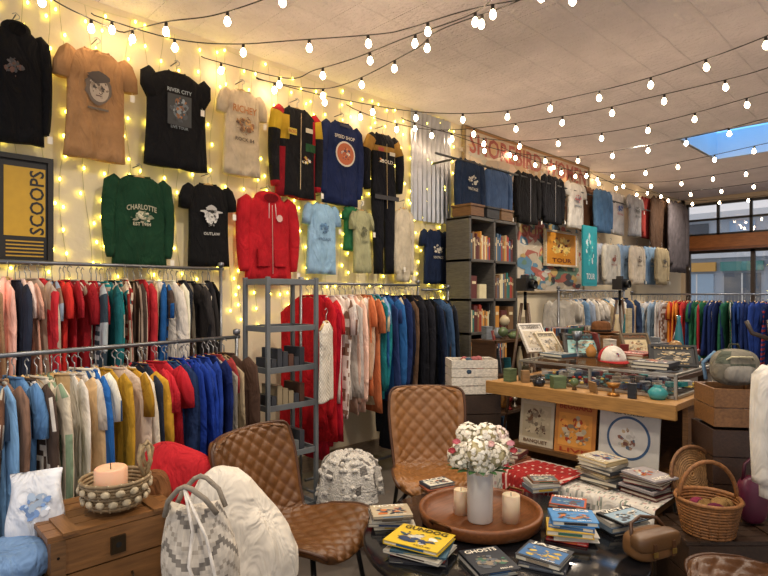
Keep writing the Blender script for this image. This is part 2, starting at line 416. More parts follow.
def p_letters(mb,M,w,h,y):
    text(mb,'RICHEY',0,-h*.25,h*.085,'#b8763a',M,y,w*.5); art(mb,0,-h*.43,w*.42,h*.24,['#b8803e','#8a5a32','#6d4a2c','#cba36a','#4b3b30'],M,y-.001,50,5); text(mb,'ROCK 84',0,-h*.6,h*.04,'#5b4b3c',M,y-.001,w*.4)
def p_patch(mb,M,w,h,y):
    disc(mb,.02*w,-h*.4,w*.22,'#cfc8ba',M,y); disc(mb,.02*w,-h*.4,w*.19,'#b85a2a',M,y-.001); art(mb,.02*w,-h*.4,w*.26,h*.17,['#d8ccb4','#8a3a20','#c87a44','#2a3054'],M,y-.002,30,6)
    text(mb,'SPEED SHOP',0,-h*.2,h*.04,'#cfc8ba',M,y,w*.45)
    rect(mb,0,-h*.06,w*.22,h*.03,'#1c2440',M,y)
def p_college(mb,M,w,h,y):
    text(mb,'CHARLOTTE',0,-h*.35,h*.06,'#a8a488',M,y,w*.42,arc=1.5); art(mb,0,-h*.46,w*.36,h*.15,['#a09a7c','#c8c2a4','#6c7458','#24503a'],M,y-.0005,40,8); text(mb,'EST 1984',0,-h*.54,h*.03,'#b8b294',M,y-.003,w*.25)
def p_dog(mb,M,w,h,y):
    disc(mb,0,-h*.39,w*.13,'#c8c6c2',M,y,rz=h*.08,wob=.1); disc(mb,0,-h*.35,w*.21,'#bdbab4',M,y-.001,rz=h*.02,wob=.08); disc(mb,0,-h*.32,w*.1,'#b0aca6',M,y-.001,rz=h*.05,wob=.1)
    art(mb,0,-h*.43,w*.28,h*.24,['#d0cec8','#8c8a86','#55534f','#b8b4ae'],M,y-.002,44,9); text(mb,'OUTLAW',0,-h*.62,h*.035,'#b8b5ae',M,y-.001,w*.3)
def p_spot(c1,c2):
    def f(mb,M,w,h,y):
        art(mb,0,-h*.36,w*.36,h*.2,[c1,c2,c1],M,y,26); text(mb,'VINTAGE',0,-h*.52,h*.04,c2,M,y,w*.34)
    return f
def p_chest(c):
    def f(mb,M,w,h,y):
        disc(mb,w*.12,-h*.27,w*.05,c,M,y); rect(mb,0,-h*.53,w*.01,h*.82,'#c8b8b0',M,y,'metal')
        box(mb,(-w*.13,y+.012,-h*.75),(w*.2,.02,h*.2),'#aa1a24','fabric',M); box(mb,(w*.13,y+.012,-h*.75),(w*.2,.02,h*.2),'#aa1a24','fabric',M)
        for s in(-1,1): tube(mb,[(s*w*.05,y,-h*.1),(s*w*.06,y-.005,-h*.28)],.003,'#ddd0cc','fabric',5,M)
    return f
def racing(i,j,s,a):
    if s<0: return hexc(['#1b1b1d','#a01c26','#a01c26','#b89a2c','#1b1b1d','#1b1b1d'][i%6])
    fr=math.cos(a)
    if s<.10: return hexc('#1b1b1d')
    if s<.30: return hexc('#a01c26' if fr>0 else '#b8962c') if abs(fr)>.45 else hexc('#1b1b1d')
    if s<.45: return hexc('#1b1b1d') if fr<.2 else hexc('#2f5a38')
    return hexc('#8a1822' if abs(fr)>.65 else '#1b1b1d')
def p_race(mb,M,w,h,y):
    rect(mb,0,-h*.5,w*.012,h*.85,'#a89878',M,y,'metal'); rect(mb,w*.16,-h*.25,w*.14,h*.05,'#c8c0a8',M,y); rect(mb,-w*.16,-h*.3,w*.16,h*.07,'#c8b03a',M,y); text(mb,'RACING',-w*.16,-h*.3,h*.035,'#a01820',M,y-.001,w*.14)
    art(mb,.12*w,-.6*h,.2*w,.14*h,['#c8b03a','#a01820','#d8d0c0'],M,y,16,3)
def suit(i,j,s,a):
    if s<0: return hexc('#9a7434' if i in(3,) else '#14151b')
    if .2<s<.25 : return hexc('#9a7434')
    return hexc('#14151b')
def p_suit(mb,M,w,h,y):
    rect(mb,w*.14,-h*.14,w*.14,h*.025,'#c8c0b0',M,y); rect(mb,-w*.14,-h*.12,w*.14,h*.025,'#a83a2c',M,y); rect(mb,0,-h*.3,w*.012,h*.45,'#a89870',M,y,'metal'); text(mb,'GOLD',0,-h*.2,h*.02,'#c8c0b0',M,y-.001,w*.3)
    art(mb,-.14*w,-.2*h,.16*w,.05*h,['#c8a04a','#b8442c','#d8d0c0'],M,y,12,3); rect(mb,0,-h*.45,w*.6,h*.03,'#2a2a30',M,y)
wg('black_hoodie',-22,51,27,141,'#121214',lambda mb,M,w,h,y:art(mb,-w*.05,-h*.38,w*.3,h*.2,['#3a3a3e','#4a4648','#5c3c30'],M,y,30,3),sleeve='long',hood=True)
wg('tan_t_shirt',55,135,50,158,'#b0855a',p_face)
wg('black_sleeveless_shirt',149,203,72,167,'#161618',p_band,sleeve='short',bw=.22)
wg('cream_t_shirt',218,265,90,175,'#cdbb9c',p_letters)
wg('racing_jacket',270,322,108,197,'#1b1b1d',p_race,sleeve='long',colfn=racing,t=.045)
wg('navy_work_shirt',319,363,122,204,'#1e294e',p_patch,sleeve='long')
wg('racing_jumpsuit',362,402,134,277,'#14151b',p_suit,sleeve='long',legs=.56,colfn=suit,bw=.155,t=.04)
wg('green_sweatshirt',102,173,176,266,'#183a26',p_college,sleeve='long')
wg('black_t_shirt',180,234,184,265,'#121213',p_dog)
wg('red_zip_hoodie',236,297,196,279,'#b01c26',p_chest('#d8b0a8'),sleeve='long',hood=True,t=.045)
wg('light_blue_t_shirt',303,339,203,273,'#8fb4d0',p_spot('#5a86ae','#4c6c8c'))
wg('green_polo_shirt',343,358,206,250,'#2a6a42',sleeve='short')
wg('khaki_t_shirt',350,372,210,272,'#a09f7a',p_spot('#6a6b4c','#5a5b42'),Y=3.84)
wg('cream_sweater',394,413,208,281,'#c8bca4',sleeve='long')
wg('navy_t_shirt',420,449,230,283,'#1a2640',p_spot('#c8c0b0','#b8b0a0'),Y=3.86)
wg('navy_varsity_jacket',455,484,160,217,'#1e2c44',p_spot('#b8b4a4','#b8b4a4'),sleeve='long',Y=3.7)
wg('denim_shirt',484,511,170,220,'#41577a',sleeve='long',Y=3.7)
wg('black_leather_jacket',514,540,173,223,'#151416',sleeve='long',zip_='#999999',Y=3.7)
wg('black_leather_jacket',538,566,176,223,'#17171b',sleeve='long',zip_='#999999',Y=3.7)
wg('white_t_shirt',565,585,183,228,'#cfc9bf',p_spot('#b85a5a','#556677'),Y=3.7)
wg('brown_jacket',579,596,187,232,'#5b3c2a',sleeve='long',Y=3.78)
wg('denim_jacket',592,613,190,232,'#54789c',sleeve='long',Y=3.62)
wg('white_t_shirt',606,628,193,234,'#d4cfc8',p_spot('#3a6cb0','#b03a3a'),Y=3.72)
wg('grey_t_shirt',624,645,196,236,'#a5a2a2',p_spot('#333333','#333333'),Y=3.62)
wg('red_shirt',640,655,198,238,'#93342f',sleeve='long',Y=3.76)
wg('brown_coat',650,672,198,262,'#4a3629',sleeve='long',Y=3.68)
wg('grey_coat',668,688,202,272,'#5c565a',sleeve='long',Y=3.56)
for i,(a,c,pc) in enumerate([(598,'#c2c6ce','#4a6a9a'),(610,'#bcb6a8','#8a4a3a'),(623,'#8fa9c4','#304a6a'),(636,'#d0c0a8','#5a4a3a'),(649,'#7f9cb8','#c8c8c8'),(661,'#a89878','#3a3a3a')]):
    wg('hanging_shirt',a-9,a+10,243+i,284,c,p_spot(pc,pc),Y=3.42 if i%2 else 3.56,sleeve='long' if i%2 else 'short')
mb=MB(); tube(mb,[(4.3,3.68,2.98),(5.5,3.68,2.98),(7,3.68,2.98),(9,3.68,2.98),(11.4,3.68,2.98)],.012,'#555555','metal',8)
for x in(4.6,6.5,8.5,10.5): tube(mb,[(x,3.68,2.97),(x,3.99,2.97)],.012,'#555555','metal',6)
mb.build('garment_rail')
# ---------------------------------------------------------------- wall decor
def wall_panel(name,u1,u2,v1,v2,Y,fn,frame=None,fw=.03,base='#ffffff',th=.02):
    um=(u1+u2)/2; a=onY(u1,300,Y);b=onY(u2,300,Y);zt=onY(um,v1,Y).z;zb=onY(um,v2,Y).z
    w=b.x-a.x;h=zt-zb; mb=MB(); M=T((a.x+b.x)/2,Y,(zt+zb)/2)
    box(mb,(0,th/2,0),(w,th,h),base,'paper',M)
    if frame:
        for s in(-1,1): box(mb,(s*w/2,0,0),(fw,th*2,h+fw),frame,'wood',M); box(mb,(0,0,s*h/2),(w-fw,th*2,fw),frame,'wood',M)
    fn(mb,M,w,h); return mb.build(name)
def f_yellow(mb,M,w,h):
    rect(mb,.0,h*.0,w*.92,h*.92,'#16130f',M,-.002); rect(mb,.09*w,.08*h,w*.66,h*.66,'#c79c24',M,-.004)
    M2=M@T(.28*w,0,.0)@RY(math.radians(-90))
    text(mb,'SCOOPS',0.05,0,w*.24,'#1a1712',M2,-.006,h*.62)
    rect(mb,-.37*w,0,w*.07,h*.9,'#c79c24',M,-.005)
    for k in range(5): rect(mb,.09*w,-h*(.30+.035*k),w*.6,h*.014,'#b8902a',M,-.005)
wall_panel('framed_poster',-14,50,157,262,3.97,f_yellow,'#1c1813',.03,'#15120e')
def f_banner(mb,M,w,h):
    r=random.Random(3)
    art(mb,0,0,w*.98,h*.95,['#c8b49c','#b89a84','#a8a498','#c0a078','#d0c0a8'],M,-.002,120,5,'paper',False)
    text(mb,'SHOREBIRD WOMEN',0,.30*h,h*.26,'#a8584c',M,-.009,w*.94); text(mb,'BOUTIQUE SUPPLY CO',0,-.04*h,h*.18,'#4a6070',M,-.009,w*.9); text(mb,'MEN AND CLOTHES',0,-.34*h,h*.16,'#9c5a44',M,-.009,w*.85)
    rect(mb,0,.47*h,w,.03*h,'#a87a4c',M,-.009); rect(mb,0,-.48*h,w,.03*h,'#5a7a6a',M,-.009)
wall_panel('shop_banner',464,588,146,216,3.965,f_banner,'#8c7858',.03,'#cdbfa8')
def f_p1(c1,c2,c3,t='TOUR'):
    def f(mb,M,w,h):
        rect(mb,0,0,w*.9,h*.92,c1,M,-.003); art(mb,0,.08*h,w*.7,h*.6,[c2,c1,c3,c2],M,-.004,50); text(mb,t,0,-.34*h,h*.1,c3,M,-.008,w*.6)
    return f
def f_mural(mb,M,w,h):
    art(mb,0,0,w*.95,h*.95,['#b8685a','#5a8098','#c8a86a','#6a8a78','#d8d0c0','#c8b8a0','#4a4648'],M,-.003,160,6,'paper',False)
    text(mb,'SURF CITY',0,.3*h,h*.13,'#984438',M,-.012,w*.8)
wall_panel('graphic_mural',513,583,220,292,3.965,f_mural,'#a89270',.02,'#cdc0ac')
wall_panel('music_poster',545,577,232,266,3.92,f_p1('#d8902a','#e8c870','#70301c'),'#d8c8a8',.02)
wall_panel('surf_board_sign',583,597,226,286,3.3,f_p1('#1f8a94','#35a4a8','#d0d8d8'),None,.02,'#1f8a94')
def corrug():
    mb=MB(); a=onY(411,300,3.96).x;b=onY(451,300,3.96).x; zb=onY(430,222,3.96).z; n=96
    r1=[Vector((a+(b-a)*i/n,3.965-.013*math.sin(i/n*2*math.pi*9),zb)) for i in range(n+1)]
    r2=[p+Vector((0,0,3.48-zb)) for p in r1]
    loft(mb,[r1,r2],'#b4b6ba','metal',None,caps=(False,False),closed=False)
    mb.build('corrugated_metal_panel')
corrug()
# ---------------------------------------------------------------- clothes racks
NEUT=['#d8cdb8','#8a6a58','#4c6484','#b8a890','#2a3040','#c8b4a0','#9c3a3a','#e0d6c8','#4a3c34','#a08060']
def rack(name,A,B,z,pal,sp=.042,length=(.62,.78),posts=(True,True),w=(.42,.52),longs=None,fcol='#77797d',blend=.2,sig=.6):
    A=Vector(A);B=Vector(B); dr=(B-A); L=dr.length; dr.normalize(); ang=math.atan2(dr.y,dr.x)
    par=empty(name,(A.x/2+B.x/2,A.y/2+B.y/2,0))
    mb=MB(); nrm=Vector((-dr.y,dr.x,0)); a3=Vector((A.x,A.y,z)); b3=Vector((B.x,B.y,z))
    tube(mb,[a3-dr.to_3d()*.06,b3+dr.to_3d()*.06],.011,fcol,'metal',10)
    for e,on in((A,posts[0]),(B,posts[1])):
        if not on: continue
        s=-.04 if e is A else .04
        q=Vector((e.x,e.y,0))+dr.to_3d()*s
        tube(mb,[q+Vector((0,0,.09)),q+Vector((0,0,z+.03))],.011,fcol,'metal',8)
        tube(mb,[q+nrm*.25+Vector((0,0,.09)),q-nrm*.25+Vector((0,0,.09))],.012,fcol,'metal',8)
        lathe(mb,[(.0,-.02),(.02,-.015),(.022,0),(.02,.015),(.0,.02)],fcol,'metal',T(q+Vector((0,0,z+.03))),n=10)
        for k in(-.24,.24):
            M=T(q+nrm*k+Vector((0,0,.035)))@RZ(ang)@RX(math.pi/2)
            lathe(mb,[(.001,-.012),(.033,-.012),(.035,0),(.033,.012),(.001,.012)],'#222222','painted_metal',M,n=14)
            tube(mb,[q+nrm*k+Vector((0,0,.06)),q+nrm*k+Vector((0,0,.1))],.008,fcol,'metal',6)
    tube(mb,[Vector((A.x,A.y,.13)),Vector((B.x,B.y,.13))],.012,fcol,'metal',8)
    mb.build('frame',par)
    mb=MB(); s=.03
    while s<L-.02:
        f=s/L; idx=int(f*len(pal)+random.gauss(0,sig)); idx=max(0,min(len(pal)-1,idx)); c=pal[idx]
        if random.random()<blend*.5: c=random.choice(NEUT)
        pat=None
        if isinstance(c,tuple): pat=c; c=c[0]
        elif random.random()<blend*.8: pat=(c,random.choice(NEUT),random.choice('svpff'))
        cc=jit(c,.2)
        t=random.uniform(.011,.022); ww=random.uniform(*w); ln=random.uniform(*length)
        if longs and longs(f): ln*=random.uniform(1.3,1.5)
        if pat:
            c2=hexc(pat[1]); kind=pat[2]
            if kind=='s': fn=lambda i,j,ss,a,c=cc,c2=c2:(c if i%2 else c2)
            elif kind=='v': fn=lambda i,j,ss,a,c=cc,c2=c2:(c if j%3 else c2)
            elif kind=='p': fn=lambda i,j,ss,a,c=cc,c2=c2:(c if (i%3 and j%3) else c2)
            else: fn=lambda i,j,ss,a,c=cc,c2=c2:(c if random.random()<.65 else c2)
            N,Lv=22,30
        else: fn=None;N,Lv=16,11
        p=a3+dr.to_3d()*s+nrm*random.uniform(-.03,.03)
        M=T(p+Vector((0,0,-.085+random.uniform(-.025,.0))))@RZ(ang+math.pi/2+random.gauss(0,.22))@RX(random.uniform(-.06,.06))
        garment(mb,M,ww,ln,cc,sleeve=random.choice(['long','long','short','none']),t=t,N=N,L=Lv,seed=random.uniform(0,90),colfn=fn,nw=.07)
        s+=sp*random.uniform(.7,1.25)
    mb.build('hanging_clothes',par)
rack('clothes_rack',(.52,3.58),(1.86,3.58),1.73,['#dc9c8c','#e4b0a0','#e4cac0','#e8d8cc','#e0a890','#8c98a8','#c8303a','#c8302a','#b02832','#a02028',('#2f3d47','#a8b0b4','s'),'#1f8788','#20686e',('#1c2026','#ccc8bc','f'),('#d0c0a8','#8a2a24','p'),'#1a7880','#b82c34','#bfa988','#1f5590','#d8d3bc',('#3a2820','#a07040','p'),'#18204a','#23262e','#34302f','#1b1b20','#101114'],sp=.033)
rack('clothes_rack',(.34,2.72),(1.66,3.0),1.30,['#4c6480','#7098c0','#7c9cc4',('#b9b2a4','#6a4a38','p'),'#5c86b4','#dcd0bc',('#7c9076','#c8bda8','p'),'#c8a87c','#a8462e','#d4ccc0',('#d8d4c4','#3c6090','f'),'#245a9c','#e0dad0','#c09430','#b08428','#dcd0bc','#c02a34','#ac222c','#1f3054','#7c409c','#2f6a74','#703088','#1a3890','#223e90','#16265c','#8c8478','#b09c7c','#846c50','#453228'],sp=.033,length=(.62,.78))
rack('clothes_rack',(2.56,3.5),(3.8,3.5),1.64,['#c41a24','#b81822','#a8142a','#c82c30','#e0b0a8','#e4d8ce','#e8dfd6','#dc8c84','#e8c0ac','#e4c0a0','#d07a50','#dcc8a4','#e0d8cc','#1f747c','#2a5c94','#7c9cc4','#2c3c68','#c1b294','#20305c','#1b2036','#5a4434','#15161c','#1a1a20','#14151c'],sp=.032,length=(.74,.95),longs=lambda f:f<.1 or f>.78,blend=.1)
rack('clothes_rack',(3.98,3.52),(4.26,3.52),1.60,['#14161e','#1d2a44','#2c4468','#3c5678','#1b1b22','#34506e','#20242c'],length=(.8,1.1),posts=(False,True))
rack('clothes_rack',(8.05,3.2),(8.1,1.0),1.56,['#d8d0c4','#c2bcb2','#8fa4b8','#d8d0c8','#d08030','#d8d0c8','#c03430','#24406c','#a82c34','#2c6a4a','#e0d8d0','#1c2c5c','#245c44','#1f3a74','#1b2c5c','#243c80','#1a2850','#15203c','#20305c','#141a2c','#1c2a54','#6a2430','#1a1e2c'],sp=.044,length=(.68,.86),blend=.1)
rack('clothes_rack',(5.75,3.1),(7.4,3.1),1.6,['#bfb8ac','#a4b0c2','#6c8cac','#d0c8bc','#a89474','#4b7ca0','#c8c4bc','#8a8c8c','#2c3a56','#a8906a'],sp=.05)
# ---------------------------------------------------------------- shelving cart
def cart():
    mb=MB(); cx,cy=2.02,3.02; w,d=.36,.26; g='#63676a'
    for sx in(-1,1):
        for sy in(-1,1):
            box(mb,(cx+sx*w/2,cy+sy*d/2,.86),(.024,.024,1.6),g,'painted_metal')
            M=T(cx+sx*w/2,cy+sy*d/2,.035)@RX(math.pi/2); lathe(mb,[(.001,-.012),(.033,-.012),(.033,.012),(.001,.012)],'#222222','painted_metal',M,n=14)
    for z in(.2,.55,.85,1.08,1.33,1.62):
        box(mb,(cx,cy,z),(w,d,.012),g,'painted_metal')
        for sy in(-1,1): box(mb,(cx,cy+sy*d/2,z+.012),(w,.012,.035),g,'painted_metal')
        for sx in(-1,1): box(mb,(cx+sx*w/2,cy,z+.012),(.012,d,.035),g,'painted_metal')
    mb.build('metal_shelf_cart',bevel=.002)
    mb=MB()
    for z in(.557,.857,1.087):
        for i in range(6):
            hh=.07+.02*((i*7)%4); box(mb,(cx-.11+i*.042,cy,z+hh/2),(.035,.18,hh),random.choice(['#6a6c6c','#3a3c42','#98886c','#5a3c30']),'paper')
    mb.build('cassette_boxes')
    mb=MB(); garment(mb,T(cx+.215,cy-.19,1.38)@RZ(.5),.20,.5,'#e6ded0','none',t=.022,L=40,N=44,colfn=lambda i,j,s,a:hexc('#e8e2d6') if (i+j)%2 else hexc('#b8ac98')); mb.build('lace_top')
cart()
# ---------------------------------------------------------------- books
BC=['#a83a2c','#2c5c8a','#c8a83a','#d8d4c4','#1f1f24','#b8662a','#3a6a54','#6a2c3c','#8fa8b8','#4a3a30','#c9c0ac','#24385c','#5a5f66','#8a7c68']
def book(mb,M,w,d,h,col,txt=None,tc='#f0e8d8'):
    box(mb,(0,0,h-.0015),(w,d,.003),col,'paper',M); box(mb,(0,0,.0015),(w,d,.003),col,'paper',M)
    box(mb,(-w/2+.0015,0,h/2),(.003,d,h),col,'paper',M); box(mb,(-.002,0,h/2),(w-.01,d-.008,h-.006),'#d8cfb8','paper',M)
    box(mb,(0,-d/2+.001,h/2),(w*.5,.001,h*.45),jit(random.choice(BC)),'paper',M)
    if txt:
        M2=M@T(0,0,h+.0008)@RX(-math.pi/2)
        if random.random()<.6: rect(mb,0,-d*.08,w*.9,d*.7,jit(random.choice(BC),.2),M2,0)
        art(mb,0,-d*.1,w*.8,d*.55,[random.choice(BC) for _ in range(4)],M2,-.0004,34,None,'paper',False)
        text(mb,txt,0,d*.36,d*.14,tc,M2,-.002,w*.8); text(mb,'ISSUE',w*.2,-d*.42,d*.04,tc,M2,-.002,w*.3)
def stack(name,pos,n,size=(.21,.27),yaw=0,cols=None,txt='LIFE',th=(.008,.024)):
    mb=MB(); z=0
    for i in range(n):
        h=random.uniform(*th); c=cols[i%len(cols)] if cols else random.choice(BC)
        k=random.uniform(.85,1)
        book(mb,T(pos)@T(random.uniform(-.015,.015),random.uniform(-.015,.015),z)@RZ(yaw+random.uniform(-.2,.2)),size[0]*k,size[1]*k,h,jit(c),txt if i==n-1 else None,'#1a1a1a' if i==n-1 and c in('#e2bf2e','#e8e2d4') else '#f2ead8')
        z+=h+.0006
    return mb.build(name)
# ---------------------------------------------------------------- bookcase
def bookcase():
    mb=MB(); x0,x1,y,dp=4.52,5.36,3.56,.30; g='#56524c'
    for x in(x0,(x0+x1)/2,x1): box(mb,(x,y,1.17),(.03,dp,2.34),g,'wood')
    zs=[.04,.42,.8,1.16,1.5,1.9,2.33]
    for z in zs: box(mb,((x0+x1)/2,y,z),(x1-x0+.03,dp,.028),g,'woodx')
    box(mb,((x0+x1)/2,y+dp/2,1.17),(x1-x0,.01,2.3),'#1e1c1a','painted_metal')
    mb.build('bookcase',bevel=.002)
    mb=MB()
    for zi in range(6):
        for half in(0,1):
            x=x0+.03+half*(x1-x0)/2; end=x+(x1-x0)/2-.06
            mode=(zi+half)%3
            while x<end-.03:
                if mode==1: wd=random.uniform(.08,.13); hh=random.uniform(.12,.26)
                else: wd=random.uniform(.015,.035); hh=random.uniform(.2,.29)
                if x+wd>end: break
                c=random.choice(['#5a2c2a','#7a5a3c','#b8a078','#3c5c7c','#9c3a2c','#d8cca4','#1c1c20','#475c6c','#c88a3c','#2c6a64'])
                box(mb,(x+wd/2,y-.03,zs[zi]+.015+hh/2),(wd*.94,.2,hh),jit(c),'paper'); 
                rect(mb,x+wd/2,zs[zi]+.015+hh*.7,wd*.6,hh*.12,'#d8c8a0',None,y-.132)
                x+=wd+(random.uniform(.01,.04) if mode==1 else 0)
    mb.build('books')
    mb=MB()
    for i,(x,c) in enumerate([(4.68,'#6c4a2c'),(4.96,'#2a2a2c'),(5.22,'#7a5a38')]):
        box(mb,(x,3.56,2.36+.05),(.22,.24,.10),c,'wood'); box(mb,(x,3.56,2.36+.11),(.24,.26,.02),c,'wood')
    mb.build('storage_boxes')
bookcase()
# ---------------------------------------------------------------- crates
def crate(name,c,w,d,h,col,slats=4,z0=0,yaw=0,label=None,lid=False,iron=False):
    mb=MB(); M=T(c[0],c[1],z0)@RZ(yaw); g=.006; sh=h/slats
    for i in range(slats):
        z=sh*(i+.5)
        for s in(-1,1):
            box(mb,(0,s*(d/2-.006),z),(w,.012,sh-g),jit(col,.1),'woodx',M); box(mb,(s*(w/2-.006),0,z),(.012,d-.024,sh-g),jit(col,.1),'woody',M)
    for sx in(-1,1):
        for sy in(-1,1): box(mb,(sx*(w/2-.03),sy*(d/2-.025),h/2),(.035,.025,h-.01),jit(col,.1),'wood',M)
    box(mb,(0,0,.01),(w-.03,d-.03,.014),col,'woodx',M)
    if lid:
        n=5
        for i in range(n): box(mb,(0,-d/2+d*(i+.5)/n,h+.009),(w+.02,d/n-.004,.018),jit(col,.12),'woodx',M)
        for s in(-1,1): box(mb,(s*w*.36,0,h+.02),(.05,d+.02,.01),jit(col,.1),'woody',M)
    if iron:
        for s in(-1,1):
            box(mb,(s*(w/2-.02),-d/2-.003,h/2),(.045,.008,h),'#6a4a2a','wood',M)
            for k in(.15,.5,.85): disc(mb,s*(w/2-.02),h*k,.005,'#222222',M,-d/2-.008,8,'metal')
        box(mb,(0,-d/2-.006,h*.82),(.05,.012,.06),'#4b3d2c','metal',M); disc(mb,0,h*.82,.01,'#111111',M,-d/2-.0125)
        tube(mb,[(-.05,-d/2,h*.5),(-.05,-d/2-.02,h*.45),(.05,-d/2-.02,h*.45),(.05,-d/2,h*.5)],.005,'#3b3026','metal',6,M)
    if label: text(mb,label,0,h/2,h*.2,'#2a180c',M,-d/2-.002,w*.5)
    return mb.build(name)
crate('wooden_trunk',(.71,2.27),.42,.36,.36,'#7d5630',3,.37,0,None,True,True)
crate('wooden_crate',(.71,2.27),.44,.37,.36,'#5f4427',4,0.0)
# ---------------------------------------------------------------- basket with candle
def ringw(mb,M,r,z,t,ph,col,ry=None,n=48,amp=.004):
    tube(mb,[((r+amp*math.sin(k*math.pi/2*2+ph))*math.cos(2*math.pi*k/n),((ry or r)+amp*math.sin(k*math.pi+ph))*math.sin(2*math.pi*k/n),z) for k in range(n)],t,col,'wicker',5,M,closed=True)
def lattice_basket():
    mb=MB(); M=T(.74,2.20,.768)
    for i in range(8): ringw(mb,M,.088+.030*i/7,.01+i*.013,.0075,i*math.pi,jit('#8a7454'),n=40)
    for k in range(18):
        a=2*math.pi*k/18; tube(mb,[(.088*math.cos(a),.088*math.sin(a),0),(.12*math.cos(a),.12*math.sin(a),.108)],.004,'#b8a684','wicker',5,M)
    lathe(mb,[(.001,0),(.088,0),(.088,.008),(.001,.008)],'#8a7454','wicker',M)
    for row in(0,1):
        for k in range(16):
            a=2*math.pi*(k+.5*row)/16
            blob(mb,(.008,.017,.013),'#b8a88a','wicker',M@RZ(a)@T(.113+.01*row,0,.035+.04*row),8,6)
    tube(mb,[(.105,.02,.09),(.135,.02,.13),(.145,.02,.18),(.125,.02,.21),(.105,.02,.18),(.11,.02,.14),(.125,.02,.10)],.008,'#9a8460','wicker',6,M)
    tube(mb,[(.09,-.05,.09),(.11,-.05,.15),(.10,-.05,.21),(.075,-.05,.22),(.065,-.05,.17),(.08,-.06,.10)],.008,'#9a8460','wicker',6,M)
    mb.build('wicker_basket')
    mb=MB(); x,y=.72,2.19
    lathe(mb,[(.001,0),(.055,0),(.057,.01),(.057,.13),(.05,.137),(.03,.129),(.001,.127)],'#e4b492','wax',T(x,y,.778)); tube(mb,[(x,y,.905),(x,y+.002,.927)],.002,'#222222','fabric',5); mb.build('pillar_candle')
lattice_basket()
# ---------------------------------------------------------------- soft things on the left
def cushion(name,pos,r,col,rot=(0,0,0),nz=.12,pw=.75,colfn=None):
    col_seed[0]=random.uniform(0,30); mb=MB()
    M=T(pos)@RZ(rot[2])@RY(rot[1])@RX(rot[0]); blob(mb,r,col,'fabric',M,44,28,pw,nz,5,colfn)
    return mb.build(name)
OT=P(238,0,2.05)
def ottoman():
    mb=MB(); x,y=OT.x,OT.y; lathe(mb,[(.001,.06),(.23,.06),(.25,.1),(.26,.22),(.25,.34),(.22,.38),(.001,.39)],'#3a2c26','leather',T(x,y,0),n=36)
    for a in range(4): tube(mb,[(x+.18*math.cos(a*1.57+.7),y+.18*math.sin(a*1.57+.7),0),(x+.18*math.cos(a*1.57+.7),y+.18*math.sin(a*1.57+.7),.08)],.018,'#2a1c12','wood',8)
    mb.build('ottoman')
ottoman()
y0_=TH-math.pi/2
def pillow():
    mb=MB(); M=T(P(236,549,2.08))@RZ(y0_+.15)@RY(-.22); rings=[]; n=48
    prof=[(-.2,.10),(-.19,.17),(-.14,.215),(-.06,.23),(.03,.215),(.11,.18),(.18,.145),(.24,.11),(.29,.07),(.315,.02)]
    for i in range(len(prof)*3-2):
        k=i/3; a=int(min(k,len(prof)-2)); f=k-a; z=prof[a][0]*(1-f)+prof[a+1][0]*f; r=prof[a][1]*(1-f)+prof[a+1][1]*f
        rg=[]
        for j in range(n):
            q=2*math.pi*j/n; rr=r*(1+.10*noise.noise(Vector((math.cos(q)*1.6,math.sin(q)*1.6,z*6)))+.03*math.sin(q*9+z*20)*max(0,z*3))
            rg.append(Vector((rr*math.cos(q),rr*.62*math.sin(q),z)))
        rings.append(rg)
    loft(mb,rings,'#d8cfc0','fabric',M); mb.build('white_pillow')
pillow()
p=P(174,480,2.4); cushion('red_cushion',p,(.16,.08,.14),'#b0222a',(-.4,.3,y0_),.1,.65)
p=P(150,490,2.3); cushion('brown_cushion',p,(.08,.05,.08),'#7a5030',(-.3,-.3,y0_),.1,.65)
def knitbag():
    mb=MB(); p=P(200,560,1.72); M=T(p)@RZ(y0_-.15)@RY(-.1)
    rings=[]; n=48; L=30
    for i in range(L):
        s=i/(L-1); z=-.17+.34*s; hw=.105+.03*math.sin(math.pi*s)-.025*s; th=.05*math.sin(math.pi*min(.97,.12+.8*s))+.012
        rings.append([Vector((hw*math.copysign(abs(math.cos(a))**.7,math.cos(a)),th*math.sin(a)+.0025*math.sin(a*24)*((i%2)*2-1),z+.012*math.cos(a*2))) for a in [2*math.pi*k/n for k in range(n)]])
    def kc(i,j):
        z=(i+abs((j%12)-6))%10
        return jit('#7c756c' if z in(0,1) else ('#a09688' if z in(5,) else '#c3b9aa'),.12)
    loft(mb,rings,'#c9bfb0','fabric',M,colfn=kc)
    for s in(-1,1):
        tube(mb,[(-.085,s*.03,.15),(-.06,s*.045,.20),(-.02,s*.05,.235),(.0,s*.05,.242),(.02,s*.05,.235),(.06,s*.045,.20),(.085,s*.03,.15)],.008,'#8c8274','fabric',8,M)
    tube(mb,[(.0,-.05,.235),(.03,-.08,.12),(.01,-.085,.02),(.04,-.08,-.1),(.02,-.08,-.16)],.005,'#e4dcd0','fabric',6,M)
    tube(mb,[(.0,-.05,.235),(.07,-.08,.10),(.085,-.08,0),(.09,-.07,-.1)],.005,'#e4dcd0','fabric',6,M)
    mb.build('knitted_handbag')
    b=P(196,0,1.70)
    m=MB(); lathe(m,[(.001,0),(.12,0),(.13,.02),(.13,p.z-.2),(.12,p.z-.178),(.001,p.z-.178)],'#4a3828','leather',T(b.x,b.y,0),n=32); m.build('round_pouf')
knitbag()
p=P(0,520,1.86)
crate('storage_crate',(p.x-.05,p.y),.3,.28,.60,'#4b3a2b',5,0,.2)
cushion('folded_denim',(p.x,p.y,.655),(.14,.12,.055),'#6d8cb4',(0,0,.3),.3,.6)
mb=MB(); q=P(36,508,2.02); M=T(q)@RZ(y0_+.5)@RX(-.35); col_seed[0]=8
rings=[]
